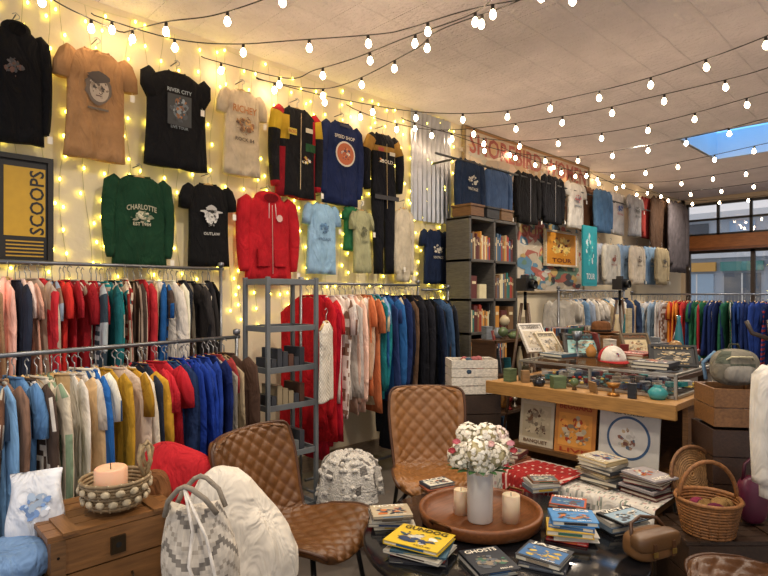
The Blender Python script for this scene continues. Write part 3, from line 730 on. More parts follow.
for i in range(14):
    s=i/13; hw=.085+.008*math.sin(s*6); th=.035*math.sin(math.pi*min(.95,.1+.85*s))+.006
    rings.append([Vector((hw*math.copysign(abs(math.cos(a))**.5,math.cos(a)),th*math.sin(a)*(1+.1*math.sin(a*5+s*8)),-.12+.24*s+.012*math.cos(a*2+1)*s)) for a in [2*math.pi*k/32 for k in range(32)]])
loft(mb,rings,'#d4d8e0','fabric',M); art(mb,0,0,.12,.12,['#6a8aba','#a0b4cc','#d8dce4'],M,-.045,24,2); mb.build('white_tote_bag')
# ---------------------------------------------------------------- quilted chairs
def shell_chair(name,pos,dirv,col='#7d4d28',w=.50,top=.95,arms=False):
    par_M=T(pos)@RZ(yaw_to(dirv)); mb=MB()
    prof=[(.27,.42),(.25,.455),(.16,.468),(.02,.452),(-.12,.447),(-.205,.48),(-.245,.57),(-.275,.69),(-.305,.81),(-.335,.92),(-.35,.955)]
    prof=[(a,b if i<5 else .447+(b-.447)*(top-.447)/(.955-.447)) for i,(a,b) in enumerate(prof)]
    hw=[.20,.235,.25,.25,.235,.235,.245,.26,.27,.262,.23]
    hw=[h*w/.5 for h in hw]
    def cr(arr,t):
        n=len(arr)-1; x=t*n; i=min(int(x),n-1); f=x-i
        p0=arr[max(i-1,0)];p1=arr[i];p2=arr[i+1];p3=arr[min(i+2,n)]
        return .5*((2*p1)+(p2-p0)*f+(2*p0-5*p1+4*p2-p3)*f*f+(3*p1-p0-3*p2+p3)*f**3)
    ns,nx=100,64; Pt=[]; ys=[a for a,b in prof]; zs=[b for a,b in prof]
    for i in range(ns+1):
        t=i/ns; y=cr(ys,t); z=cr(zs,t); h=cr(hw,t); row=[]
        for j in range(nx+1):
            q=2*j/nx-1; curl=.085*abs(q)**2.6
            m=min(1,max(0,(t-.3)/.25)); 
            row.append(Vector((h*q*(1-.06*abs(q)**3),y+curl*m*.9,z+curl*(1-m)*.75)))
        Pt.append(row)
    def nrm(i,j):
        a=Pt[min(i+1,ns)][j]-Pt[max(i-1,0)][j]; b=Pt[i][min(j+1,nx)]-Pt[i][max(j-1,0)]
        n=b.cross(a); n.normalize(); return -n if n.z+n.y<0 else n
    fr=[];bk=[]
    for i in range(ns+1):
        for j in range(nx+1):
            n=nrm(i,j); s=i/ns*1.12; x=(2*j/nx-1)*w/2
            a=(s+x)*12; b=(s-x)*12
            da=abs(a-round(a)); db=abs(b-round(b)); e=min(da,db)
            q=abs(2*j/nx-1); edge=min(1,(1-q)*9)*min(1,i/4)*min(1,(ns-i)/4)
            puff=.012*min(1,e/.25)**.6*edge
            fr.append(Pt[i][j]+n*(puff+.018*(edge)**.5)); bk.append(Pt[i][j]-n*(.016*edge**.5+ .004))
    fs=[];N=len(fr);R=nx+1
    for i in range(ns):
        for j in range(nx):
            a=i*R+j; fs.append((a,a+1,a+R+1,a+R)); fs.append((N+a,N+a+R,N+a+R+1,N+a+1))
    for j in range(nx): fs.append((j,N+j,N+j+1,j+1)); a=ns*R+j; fs.append((a,a+1,N+a+1,N+a))
    for i in range(ns): a=i*R; fs.append((a,a+R,N+a+R,N+a)); a+=nx; fs.append((a,N+a,N+a+R,a+R))
    mb.add(fr+bk,fs,col,'leather',par_M,True)
    ed=[Pt[i][0] for i in range(0,ns+1,3)]+[Pt[ns][j] for j in range(2,nx+1,3)]+[Pt[i][nx] for i in range(ns,-1,-3)]
    tube(mb,ed,.009,'#4b2c15','leather',6,par_M)
    for sx in(-1,1):
        tube(mb,[(sx*.12,.14,.44),(sx*.19,.19,.38),(sx*.235,.25,0)],.012,'#1c1a19','painted_metal',8,par_M)
        tube(mb,[(sx*.12,-.1,.43),(sx*.19,-.16,.38),(sx*.235,-.25,0)],.012,'#1c1a19','painted_metal',8,par_M)
        tube(mb,[(sx*.12,.14,.44),(sx*.12,-.1,.43)],.012,'#1c1a19','painted_metal',8,par_M)
    return mb.build(name)
a=P(430,0,3.35); shell_chair('quilted_leather_chair',(a.x,a.y,0),(-FW).normalized(),'#85582c',.48,.95)
a=P(300,0,2.55); shell_chair('quilted_leather_chair',(a.x,a.y,0),(RT-FW*.45).normalized(),'#65401e',.58,.90)
a=P(800,0,1.95); shell_chair('quilted_leather_chair',(a.x,a.y,0),(-RT-FW*.1).normalized(),'#56361c',.56,.86)
# ---------------------------------------------------------------- fluffy throw on stool
def stool(name,x,y,h,r=.17,col='#6b4a2c'):
    mb=MB(); lathe(mb,[(.001,h-.035),(r*.95,h-.035),(r,h-.02),(r,h-.008),(r*.95,h),(.001,h)],col,'woodx',T(x,y,0),n=28)
    for k in range(4):
        a=k*math.pi/2+.5; tube(mb,[(x+r*.6*math.cos(a),y+r*.6*math.sin(a),h-.03),(x+r*.95*math.cos(a),y+r*.95*math.sin(a),0)],[.016,.012],col,'wood',8)
    tube(mb,[(x+r*.78*math.cos(k*.3927),y+r*.78*math.sin(k*.3927),h*.45) for k in range(16)],.008,col,'wood',6,closed=True)
    mb.build(name)
a=P(350,0,3.45); stool('wooden_stool',a.x,a.y,.50,.15,'#2e2218')
def throw():
    mb=MB(); M=T(a.x,a.y,.505); n=72; rings=[]
    prof=[(.01,.075),(.05,.075),(.09,.062),(.13,.04),(.16,.012),(.178,-.03),(.186,-.08),(.192,-.13),(.198,-.18),(.202,-.215)]
    for i,(r,z) in enumerate(prof):
        s=i/(len(prof)-1); rg=[]
        for j in range(n):
            q=2*math.pi*j/n; rr=r*(1+.10*s*math.sin(q*7)+.05*s*math.sin(q*13+1)); 
            nz=.012*noise.noise(Vector((rr*math.cos(q)*14,rr*math.sin(q)*14,z*14)))
            rg.append(Vector((rr*math.cos(q)+nz,rr*math.sin(q)+nz,z+nz*1.4-.05*s*math.sin(q*2+.7))))
        rings.append(rg)
    loft(mb,rings,None,'fleece',M,caps=(True,False),colfn=lambda i,j:hexc('#d8d2c8') if noise.noise(Vector((i*.6,math.cos(j*.087)*4,math.sin(j*.087)*4)))<.3 else hexc('#77726c'))
    rr=random.Random(2)
    for k in range(120):
        q=rr.uniform(0,6.28); s=rr.random(); i=2+int(s*7); r,z=prof[i]; r*=1.02
        blob(mb,(.016,.016,.014),'#e0dad0','fleece',M@T(r*math.cos(q),r*math.sin(q),z),7,5)
    mb.build('fluffy_throw_blanket')
throw()
# ---------------------------------------------------------------- coffee table
TC=G(500,535,.5)
def table():
    mb=MB(); x,y=TC.x,TC.y
    lathe(mb,[(.001,.47),(.57,.47),(.6,.478),(.6,.494),(.59,.5),(.001,.5)],'#131417','gloss',T(x,y,0),n=64)
    lathe(mb,[(.001,0),(.3,0),(.31,.015),(.28,.03),(.06,.05),(.045,.1),(.045,.4),(.08,.45),(.16,.47),(.001,.47)],'#26221f','painted_metal',T(x,y,0),n=40)
    mb.build('round_coffee_table')
table()
def tray():
    c=G(480,508,.56); mb=MB(); M=T(c.x,c.y,.501)
    lathe(mb,[(.001,0),(.25,0),(.275,.012),(.285,.055),(.282,.066),(.268,.066),(.262,.056),(.25,.02),(.001,.016)],'#7a4722','woodx',M,n=56)
    for s in(-1,1): tube(mb,[(s*.275,-.05,.05),(s*.305,-.04,.075),(s*.305,.04,.075),(s*.275,.05,.05)],.007,'#5b3a20','metal',6,M)
    mb.build('wooden_tray')
    v=MB(); vc=G(480,520,.52); M=T(vc.x,vc.y,.519)
    lathe(v,[(.001,0),(.055,0),(.058,.006),(.06,.2),(.062,.235),(.058,.24),(.05,.235),(.05,.1),(.001,.09)],'#c8c4bc','gloss',M,n=32)
    v.build('ceramic_vase')
    f=MB(); random.seed(3)
    heads=[(-.09,-.02,.30,.06,'#e6dfcb'),(-.02,-.06,.33,.066,'#ebe5d4'),(.06,-.05,.31,.06,'#e6ddc8'),(-.05,.02,.385,.055,'#e8e1ce'),(.03,.0,.39,.055,'#ebe4d4'),(.10,.01,.33,.052,'#e4dbc8'),(.0,-.06,.27,.048,'#e6decb'),(.09,.02,.385,.04,'#e6d0c4')]
    RTm=RZ(y0_)
    for (x,y,z,r,c) in heads:
        tube(f,[(0,0,.12),(x*.5,y*.5,.22),(x,y,z)],.004,'#4a6a34','leaf',5,M@RTm)
        blob(f,(r*.85,r*.85,r*.8),'#b8ac84','leaf',M@RTm@T(x,y,z),12,8)
        for k in range(120):
            a=random.uniform(0,6.28); b=math.acos(random.uniform(-.8,1)); dv=Vector((math.sin(b)*math.cos(a),math.sin(b)*math.sin(a),math.cos(b)))
            q=dv.to_track_quat('Z','Y').to_matrix().to_4x4(); s=.0105
            f.add([(-s,-s*.4,0),(0,-s,.003),(s,-s*.3,0),(s*.8,s*.8,.003),(-.2*s,s,0),(-s,s*.5,.003)],[(0,1,2,3,4,5)],jit(c,.12),'leaf',M@RTm@T(Vector((x,y,z))+dv*r*random.uniform(.9,1.04))@q@RZ(random.uniform(0,6))@RX(random.uniform(-.5,.5)))
    # small pink-red roses tucked at the sides
    for (x,y,z,c) in [(-.135,-.06,.335,'#b0343c'),(-.115,-.06,.375,'#c8606a'),(.145,-.04,.33,'#b0343c'),(.13,-.05,.365,'#d89098'),(.035,-.08,.37,'#e0b0a8'),(.10,-.07,.28,'#b83840')]:
        for k in range(16):
            a=k*2.4; rr=.004+.0011*k; f.add([(-.008,0,0),(.008,0,0),(.009,.0,.012),(0,.003,.016),(-.009,0,.012)],[(0,1,2,3,4)],jit(c,.15),'leaf',M@RTm@T(x+rr*math.cos(a),y+rr*math.sin(a),z-.0004*k)@RZ(a+math.pi/2)@RX(-.02*k))
    for k in range(16):
        a=k*.39; x=.11*math.cos(a);y=.09*math.sin(a)
        f.add([(0,0,0),(.018,.03,.005),(.014,.07,.0),(0,.1,-.012),(-.014,.07,0),(-.018,.03,.005)],[(0,1,2,3,4,5)],jit('#3f6a38',.2),'leaf',M@T(x*.6,y*.6,.235)@RZ(a-math.pi/2)@RX(.3))
    f.build('flower_bouquet')
    for (u,v_,r,h) in[(461,512,.034,.11),(511,520,.04,.12)]:
        m=MB(); q=G(u,v_,.525); lathe(m,[(.001,0),(r,0),(r,h),(r*.9,h+.004),(r*.5,h-.004),(.001,h-.006)],'#e4ccaa','wax',T(q.x,q.y,.519),n=24); tube(m,[(q.x,q.y,.519+h-.008),(q.x,q.y,.519+h+.012)],.0015,'#222222','fabric',5); m.build('pillar_candle')
tray()
random.seed(11)
y0=y0_
def tb(name,u,v,n,size,yaw,cols,txt,z=.502):
    q=G(u,v,z); stack(name,(q.x,q.y,z),n,size,y0+yaw,cols,txt)
tb('stack_of_books',391,524,5,(.2,.15),.1,['#c8c0ac','#8a8478','#d0ccc0','#6a5a48','#b8a88c'],'NOTES')
tb('stack_of_books',420,554,6,(.25,.19),-.35,['#24242a','#a83a2c','#d2ccbc','#3a5a6a','#c8b890','#e2bf2e'],'GUNDOG')
tb('stack_of_magazines',485,566,2,(.17,.2),.1,['#c8c2b4','#22262e'],'GHOSTS')
tb('stack_of_magazines',543,562,2,(.2,.17),-.5,['#3a3c44','#1e2028'],'JAZZ')
tb('stack_of_books',570,538,5,(.2,.15),-.3,['#b82f2c','#d8d2c4','#c8a03a','#3a6aa0','#3a7ab0'],'COMICS')
tb('stack_of_magazines',572,508,2,(.18,.14),-.4,['#2f3238','#b8542c'],'MOTOR')
tb('stack_of_magazines',540,488,3,(.17,.13),.2,['#6a7078','#a8a49c','#8a5a3c'],'ROAD')
tb('stack_of_magazines',437,487,2,(.19,.13),.4,['#8a4a30','#3a4450'],'MAPS')
tb('stack_of_magazines',622,528,4,(.22,.16),.3,['#24262c','#5c6c7c','#a8a49c','#17181c'],'VISTA')
def satchel():
    q=G(650,556,.5); mb=MB(); M=T(q.x,q.y,.503)@RZ(y0+.4)
    col_seed[0]=4; blob(mb,(.11,.06,.055),'#6f4c2a','leather',M@T(0,0,.052),32,18,.55,.06)
    blob(mb,(.114,.04,.036),'#5e4022','leather',M@T(0,-.028,.075),32,14,.5,.05)
    for s in(-.05,.05): box(mb,(s,-.07,.05),(.016,.006,.06),'#4b2f1a','leather',M); box(mb,(s,-.074,.04),(.02,.004,.02),'#a89050','metal',M)
    tube(mb,[(-.10,0,.08),(-.07,.03,.13),(0,.05,.14),(.07,.03,.13),(.10,0,.08)],.007,'#4b2f1a','leather',6,M)
    mb.build('leather_satchel')
satchel()
# ---------------------------------------------------------------- bench with floral cloth
def bench():
    mb=MB(); x0,x1,yy0,y1=2.84,3.18,1.04,2.05; z=.5
    box(mb,((x0+x1)/2,(yy0+y1)/2,z-.02),(x1-x0,y1-yy0,.035),'#5f4427','woody')
    for x in(x0+.03,x1-.03):
        for y in(yy0+.04,y1-.04): box(mb,(x,y,(z-.035)/2),(.04,.04,z-.035),'#5f4427','wood')
    mb.build('wooden_bench',bevel=.003)
    mb=MB(); n=170
    rows=[(x0-.02,z-.19),(x0-.02,z-.17),(x0-.02,z-.15),(x0-.02,z-.13),(x0-.02,z-.11),(x0-.019,z-.09),(x0-.018,z-.07),(x0-.016,z-.045),(x0-.014,z-.02),(x0-.006,z+.003)]+[(x0+.02+k*.02,z+.006) for k in range(15)]+[(x1+.006,z+.003),(x1+.012,z-.03),(x1+.014,z-.12)]
    rings=[]
    for (px,pz) in rows:
        r=[]
        for k in range(n+1):
            y=yy0-.01+(y1-yy0+.02)*k/n; hang=max(0,(z-pz)); wv=.018*math.sin(k*.36)*min(1,hang*8)
            r.append(Vector((px-(abs(wv) if px<x0 else -abs(wv)),y,pz+.012*math.sin(k*.18)*min(1,hang*6))))
        rings.append(r)
    def fl(i,j):
        a=noise.noise(Vector((i*.45,j*.42,3)));b=noise.noise(Vector((i*.5+9,j*.5,7)))
        if a>.34: return hexc('#98988e')
        if b>.40: return hexc('#b89a94')
        if b<-.45: return hexc('#7f8a7c')
        return hexc('#d0c9be')
    loft(mb,rings,None,'fabric',None,caps=(False,False),closed=False,colfn=fl)
    mb.build('floral_tablecloth')
    mb=MB(); n=34; rows=[(3.10,.515),(3.04,.517),(2.98,.518),(2.92,.518),(2.87,.517),(2.825,.512),(2.80,.49),(2.79,.46),(2.785,.43),(2.78,.40),(2.775,.37),(2.772,.34)]
    fine=[]
    for a,b in zip(rows,rows[1:]):
        for k in range(3): fine.append((a[0]+(b[0]-a[0])*k/3,a[1]+(b[1]-a[1])*k/3))
    fine.append(rows[-1]); rings=[]
    for i,(px,pz) in enumerate(fine):
        s=i/len(fine); wd=.40*(1-.75*max(0,s-.35)); r=[]
        for j in range(n+1):
            q=j/n-.5; r.append(Vector((px-.012*math.sin(j*.8)*s+.0,1.68+q*wd+.05*s,pz+.004+.008*abs(math.sin(j*.7+i*.2))-(0.04*abs(q) if s>.6 else 0))))
        rings.append(r)
    loft(mb,rings,None,'fabric',None,caps=(False,False),closed=False,colfn=lambda i,j:hexc('#c8a498') if (i%4==1 and j%4==1) or j in(2,n-3) or i==len(fine)-3 else hexc('#982826'))
    mb.build('red_bandana')
bench()
def on(name,x,y,z,n,size,yaw,cols,txt): return stack(name,(x,y,z),n,size,yaw,cols,txt)
on('stack_of_magazines',3.05,1.38,.51,8,(.22,.2),1.4,['#6c5a44','#3a3c40','#a8a090','#b8a47a'],'TIMES')
on('stack_of_magazines',3.03,1.14,.51,7,(.18,.22),3.0,['#6c2c2c','#4a3a30','#a8a0a0','#26282e'],'SPORT')
on('stack_of_books',3.0,1.93,.51,4,(.14,.18),1.6,['#3a3c40','#8a5a3c','#c8bca4','#5a2c2c'],'CHESS')
# ---------------------------------------------------------------- counter / display case
CX0,CX1,CY0,CY1=3.24,4.15,1.08,2.30
def counter():
    mb=MB(); cz=.95; ym=(CY0+CY1)/2; xm=(CX0+CX1)/2
    box(mb,(xm,ym,cz-.02),(CX1-CX0,CY1-CY0,.04),'#b08450','woody')
    box(mb,(CX0+.012,ym,cz-.04),(.03,CY1-CY0+.02,.085),'#a27840','woody')
    for y in(CY0+.03,CY1-.12): box(mb,(xm+.12,y,.455),(CX1-CX0-.3,.03,.91),'#8a6036','wood')
    box(mb,(xm+.2,ym,.455),(.03,CY1-CY0-.1,.91),'#5e3f24','wood'); box(mb,(xm+.1,ym,.2),(CX1-CX0-.3,CY1-CY0-.2,.03),'#7a5430','woody')
    mb.build('wooden_counter',bevel=.003)
    mb=MB(); x0,x1,yy0,y1=3.42,4.1,1.13,2.15; z0=.952;z1=1.09
    for x in(x0,x1):
        for y in(yy0,(yy0+y1)/2,y1): box(mb,(x,y,(z0+z1)/2),(.016,.016,z1-z0),'#b0aca2','metal')
    for z in(z0+.01,z1):
        for x in(x0,x1): box(mb,(x,(yy0+y1)/2,z),(.016,y1-yy0,.014),'#b0aca2','metal')
        for y in(yy0,y1): box(mb,((x0+x1)/2,y,z),(x1-x0,.016,.014),'#b0aca2','metal')
    box(mb,((x0+x1)/2,(yy0+y1)/2,z1+.008),(x1-x0,y1-yy0,.006),'#ffffff','glass'); box(mb,(x0,(yy0+y1)/2,(z0+z1)/2),(.004,y1-yy0-.03,z1-z0-.03),'#ffffff','glass')
    box(mb,((x0+x1)/2,(yy0+y1)/2,z0+.006),(x1-x0-.03,y1-yy0-.03,.008),'#3a3430','fabric')
    rr=random.Random(2)
    for i in range(120):
        M=T(rr.uniform(x0+.05,x1-.05),rr.uniform(yy0+.05,y1-.05),z0+.014)
        k=rr.random()
        if k<.35: tube(mb,ring3(rr.uniform(.012,.03),12),.003,rr.choice(['#d8b860','#c8c8cc','#6a9a94']),'metal',5,M,closed=True)
        elif k<.85: box(mb,(0,0,.015),(.06,.045,.028),rr.choice(['#c8bda8','#7a2c34','#2c4a6a','#b8b8b8','#e0dace','#2c8a8c']),'paper',M@RZ(rr.uniform(0,3)))
        else: blob(mb,(.014,.014,.01),rr.choice(['#3a7a84','#b83a2c','#d8b860']),'gloss',M@T(0,0,.01),10,6)
    mb.build('glass_display_case')
counter()
def lean(name,x,y,w,h,base,fn,yaw=-math.pi/2,z=.0,tilt=-.12):
    mb=MB(); M=T(x,y,z)@RZ(yaw)@RX(tilt)@T(0,0,h/2); box(mb,(0,.004,0),(w,.008,h),base,'paper',M); fn(mb,M,w,h); return mb.build(name)
def a_text(l1,l2,tc,rc):
    def f(mb,M,w,h):
        rect(mb,0,-.05*h,w*.82,h*.62,rc,M,-.002); art(mb,0,-.05*h,w*.78,h*.58,[tc,rc,'#8a7a64',rc,'#c8b898'],M,-.003,60,None,'paper',False); text(mb,l1,0,.39*h,h*.09,tc,M,-.006,w*.8); text(mb,l2,0,-.43*h,h*.06,tc,M,-.006,w*.7)
    return f
def a_ring(mb,M,w,h):
    disc(mb,0,0,w*.36,'#3a5a80',M,-.002,n=40); disc(mb,0,0,w*.32,'#d8d4cc',M,-.003,n=40); art(mb,-.02*w,-.02*h,w*.42,h*.42,['#8a5a4a','#b8a080','#5a6a7a','#ccc8c0'],M,-.004,30,2); text(mb,'SINGLES',0,.43*h,h*.05,'#333333',M,-.003,w*.5)
lean('record_sleeve',3.42,2.03,.26,.36,'#cabda4',a_text('BEGGARS','BANQUET','#6a4a34','#c0b090'),z=.52)
lean('record_sleeve',3.40,1.74,.28,.34,'#c8803a',a_text('BEGGARS','LIVE','#a83c1c','#e09a44'),z=.52)
lean('record_sleeve',3.38,1.39,.36,.34,'#d0ccc4',a_ring,z=.52)
mb=MB(); box(mb,(3.44,1.66,.505),(.14,1.1,.03),'#6a4a2a','woody'); 
for y in(1.15,1.66,2.18): box(mb,(3.44,y,.245),(.12,.03,.49),'#6a4a2a','wood')
mb.build('low_shelf')
def standup(name,u,v1,v2,d,w,base,fn,tilt=-.25,yaw=0):
    top=P(u,v1,d);bot=P(u,v2,d); h=top.z-bot.z
    mb=MB(); M=T(bot)@RZ(y0+yaw)@RX(tilt)@T(0,0,h/2); box(mb,(0,.006,0),(w,.012,h),base,'paper',M)
    for s in(-1,1): box(mb,(s*w/2,.002,0),(.014,.024,h+.014),base,'wood',M); box(mb,(0,.002,s*h/2),(w-.014,.024,.014),base,'wood',M)
    box(mb,(0,.05,-h*.2),(.03,.008,h*.55),'#3a2c20','wood',M@RX(.5))
    fn(mb,M,w,h); return mb.build(name)
CZ=1.103
def base_v(d,z=CZ): return HZ+(H-z)*F/d
standup('framed_photo',540,320,base_v(4.45),4.45,.22,'#d4ccc0',a_text('SUMMER','1969','#7a7268','#b8ac98'),-.6,.4)
standup('framed_photo',556,328,base_v(4.2),4.2,.18,'#c8b898',a_text('DUNE','ROAD','#5a5248','#b8ac98'),-.7,.5)
standup('framed_print',583,334,base_v(4.1),4.1,.25,'#3a342e',a_text('SURF','CLUB','#2c6a74','#9cc4bc'),-.4,-.1)
standup('framed_print',674,345,base_v(3.55),3.55,.27,'#1e1c1c',a_text('NIGHT','CLUB','#b89c6a','#3a3834'),-.45,-.25)
standup('framed_print',640,332,base_v(4.0),4.0,.2,'#6a5a44',a_text('PLAYA','SOL','#8a5a3a','#c8b48c'),-.5,.1)
on('stack_of_books',3.60,1.95,CZ,3,(.2,.16),1.2,['#b8ac94','#6c4a34','#3a5a6a'],'PHOTO')
on('stack_of_books',3.85,1.50,CZ,3,(.2,.24),1.5,['#4a443c','#a8865a','#983a2c'],'ARTS')
on('stack_of_magazines',3.58,1.30,CZ,2,(.24,.2),1.5,['#26282c','#3a3c44'],'LIFE')
def cap(u,d,z,col,front,yaw):
    q=P(u,0,d); mb=MB(); M=T(q.x,q.y,z)@RZ(yaw)
    rings=[]
    for i in range(9):
        a=i/8*math.pi/2; rings.append([Vector((.09*math.cos(a)*math.cos(t),.1*math.cos(a)*math.sin(t),.105*math.sin(a)**.9+.005)) for t in [2*math.pi*k/24 for k in range(24)]])
    loft(mb,rings,None,'fabric',M,colfn=lambda i,j:hexc(front) if 13<=j<=22 else hexc(col))
    br=[];n=14
    for i in range(n+1):
        t=math.pi+math.pi*i/n; br.append(Vector((.088*math.cos(t),.098*math.sin(t),.008)))
    out=[Vector((p.x*1.02,p.y-.075*math.sin(math.pi*i/n),-.0+.004)) for i,p in enumerate(br)]
    up=[p+Vector((0,0,.006)) for p in out]; bu=[p+Vector((0,0,.006)) for p in br]
    loft(mb,[br,out,up,bu],col,'fabric',M,closed=False,caps=(False,False))
    blob(mb,(.008,.008,.005),col,'fabric',M@T(0,0,.112),8,6); art(mb,0,.055,.06,.04,['#a83030','#2a3c7c','#c8c0b0'],M,-.1,12,3)
    mb.build('trucker_cap')
cap(612,3.74,CZ,'#a02c2c','#cfc8bc',y0)
def trinkets(name,x0,x1,ya,yb,z,n,seed,hmax=.2):
    r=random.Random(seed); mb=MB(); placed=[]
    for i in range(n*6):
        if len(placed)>=n: break
        x,y=r.uniform(x0,x1),r.uniform(ya,yb); rad=r.uniform(.03,.065)
        if any((x-a)**2+(y-b)**2<(rad+c)**2*1.05 for a,b,c in placed): continue
        placed.append((x,y,rad)); k=r.random(); h=r.uniform(.05,hmax); M=T(x,y,z)@RZ(r.uniform(0,3.1)); c=r.choice(['#8a6a44','#3a2c24','#b8a888','#7c2c28','#2c6a74','#c8c0b0','#1e1e22','#5a6a48','#a8763c','#7c8288','#3a8a8c'])
        if k<.3:
            lathe(mb,[(.001,0),(rad*.7,0),(rad*.9,h*.2),(rad,h*.5),(rad*.6,h*.8),(rad*.35,h*.9),(rad*.45,h),(.001,h*.98)],c,'gloss',M,n=18)
        elif k<.55:
            box(mb,(0,0,h/2),(rad*1.4,rad*1.1,h),c,'wood',M); box(mb,(0,0,h+.006),(rad*1.46,rad*1.16,.012),jit(c,.3),'wood',M); rect(mb,0,h*.5,rad,h*.4,'#c8b890',M,-rad*.55-.001)
        elif k<.75:
            M3=M@RX(-.2); box(mb,(0,0,h/2),(rad*1.5,.012,h),c,'wood',M3); art(mb,0,h/2,rad*1.3,h*.85,['#c8b898','#6a5a4a','#3a5a6a','#a85a3a'],M3,-.007,18,None,'paper',False)
        elif k<.88:
            lathe(mb,[(.001,0),(rad*.6,0),(rad*.55,.012),(rad*.15,.02),(rad*.12,h*.6),(rad*.5,h*.65),(rad*.7,h),(.001,h)],c,'metal',M,n=16)
        else:
            lathe(mb,[(.001,0),(rad*.5,0),(.008,.02),(.008,h*.4),(.001,h*.42)],'#5a4428','wood',M,n=14); blob(mb,(rad*.8,rad*.8,rad*.8),c,'gloss',M@T(0,0,h*.4+rad*.75),16,10)
    mb.build(name)
trinkets('trinkets',3.78,4.08,1.68,2.12,CZ,12,4,.2)
trinkets('trinkets',3.98,4.08,1.16,1.4,CZ,4,5,.16)
trinkets('trinkets',3.28,3.38,1.2,2.25,.952,9,15,.08)
def radio(x,y,z,yaw,col):
    mb=MB(); M=T(x,y,z)@RZ(yaw); w,d,h=.34,.11,.19
    box(mb,(0,0,h/2),(w,d,h),col,'painted_metal',M)
    for s in(-1,1):
        lathe(mb,[(.001,0),(.065,0),(.07,.006),(.062,.012),(.05,.006),(.001,.003)],'#1a1a1c','painted_metal',M@T(s*.1,-d/2,h*.42)@RX(math.pi/2),n=24); disc(mb,s*.1,h*.42,.02,'#8a8a8c',M,-d/2-.01,14,'metal')
    rect(mb,0,h*.4,.07,.07,'#2c2c30',M,-d/2-.002); rect(mb,0,h*.85,.28,.03,'#c8c4b4',M,-d/2-.002)
    for k in range(5): box(mb,(-.08+k*.04,0,h+.004),(.022,.03,.01),'#b8b8b8','metal',M)
    tube(mb,[(-w/2+.01,0,h-.02),(-w/2+.01,0,h+.04),(w/2-.01,0,h+.04),(w/2-.01,0,h-.02)],.008,'#8a8a8c','metal',6,M); tube(mb,[(w/2-.04,d/2,h),(w/2+.03,d/2,h+.2)],.003,'#c0c0c0','metal',5,M)
    mb.build('portable_radio')
q=P(471,392,4.15); crate('slatted_crate',(q.x,q.y),.34,.22,.25,'#d6cebe',4,q.z,y0+.1)
crate('wooden_side_cabinet',(q.x,q.y),.38,.24,q.z-.002,'#3b2a1c',6,0,y0+.1,None)
mb=MB(); random.seed(21)
for i in range(40): blob(mb,(.03,.03,.025),random.choice(['#a8805a','#985a5a','#b8a890','#3a4a5a']),'fabric',T(q.x+random.uniform(-.09,.09),q.y+random.uniform(-.05,.05),q.z+.045+random.uniform(0,.2)),8,6)
mb.build('yarn_balls')
def back_table():
    mb=MB(); box(mb,(5.0,2.15,.9),(.8,1.3,.04),'#4a3320','woody')
    for x in(4.65,5.35):
        for y in(1.55,2.74): box(mb,(x,y,.44),(.06,.06,.88),'#4a3320','wood')
    box(mb,(4.63,2.15,.6),(.02,1.2,.5),'#3a2c22','wood')
    mb.build('work_table',bevel=.003)
back_table()
crate('record_crate',(4.82,2.58),.32,.32,.26,'#6a4628',3,.922,0)
mb=MB()
for i in range(22): box(mb,(4.82,2.45+i*.0122,1.095),(.25,.006,.3),jit(random.choice(BC),.2),'paper')
mb.build('vinyl_records')
crate('record_crate',(5.2,2.55),.34,.34,.26,'#4a3322',3,.922,0)
mb=MB()
for i in range(22): box(mb,(5.2,2.41+i*.0125,1.10),(.26,.006,.3),jit(random.choice(BC),.2),'paper')
mb.build('vinyl_records')
def hat(x,y,z,col):
    mb=MB(); M=T(x,y,z); lathe(mb,[(.001,.0),(.13,.008),(.155,.016),(.155,.02),(.13,.012),(.085,.016),(.082,.055),(.076,.095),(.055,.11),(.03,.10),(.001,.096)],col,'fabric',M,n=32); lathe(mb,[(.086,.018),(.088,.02),(.087,.038),(.084,.04)],'#2a1c12','fabric',M,n=32,caps=(False,False)); mb.build('felt_hat')
crate('wooden_box',(4.8,2.2),.32,.3,.26,'#7d5530',3,.922,0,None,True); hat(4.8,2.2,1.21,'#6a4428')
radio(4.82,1.72,.922,y0+.1,'#8c9094')
trinkets('trinkets',5.0,5.35,1.55,2.25,.922,16,9,.55)
def tripod(x,y,h):
    mb=MB(); 
    for k in range(3):
        a=k*2.09+.3; tube(mb,[(x+.03*math.cos(a),y+.03*math.sin(a),h-.1),(x+.24*math.cos(a),y+.24*math.sin(a),0)],[.014,.010],'#4a3420','wood',8)
    tube(mb,[(x,y,h-.16),(x,y,h)],.014,'#222222','metal',8); box(mb,(x,y,h+.06),(.14,.1,.11),'#1c1a1a','painted_metal')
    lathe(mb,[(.001,0),(.035,0),(.04,.05),(.036,.055),(.03,.04),(.001,.03)],'#333333','metal',T(x,y-.05,h+.06)@RX(math.pi/2),n=18); box(mb,(x,y,h+.13),(.06,.05,.03),'#2a2828','painted_metal')
    mb.build('camera_on_tripod')
tripod(4.3,2.65,1.58); tripod(5.78,2.45,1.6)
mb=MB()
for z in(.45,.8,1.12): box(mb,(4.55,3.06,z),(.62,.26,.025),'#4a3320','woodx')
for x in(4.26,4.84): box(mb,(x,3.06,.57),(.025,.26,1.13),'#4a3320','wood')
mb.build('wooden_shelf_unit')
trinkets('bric_a_brac',4.32,4.8,2.97,3.15,1.134,8,31,.34); trinkets('bric_a_brac',4.32,4.8,2.97,3.15,.814,7,32,.24); trinkets('bric_a_brac',4.32,4.8,2.97,3.15,.464,7,33,.24)
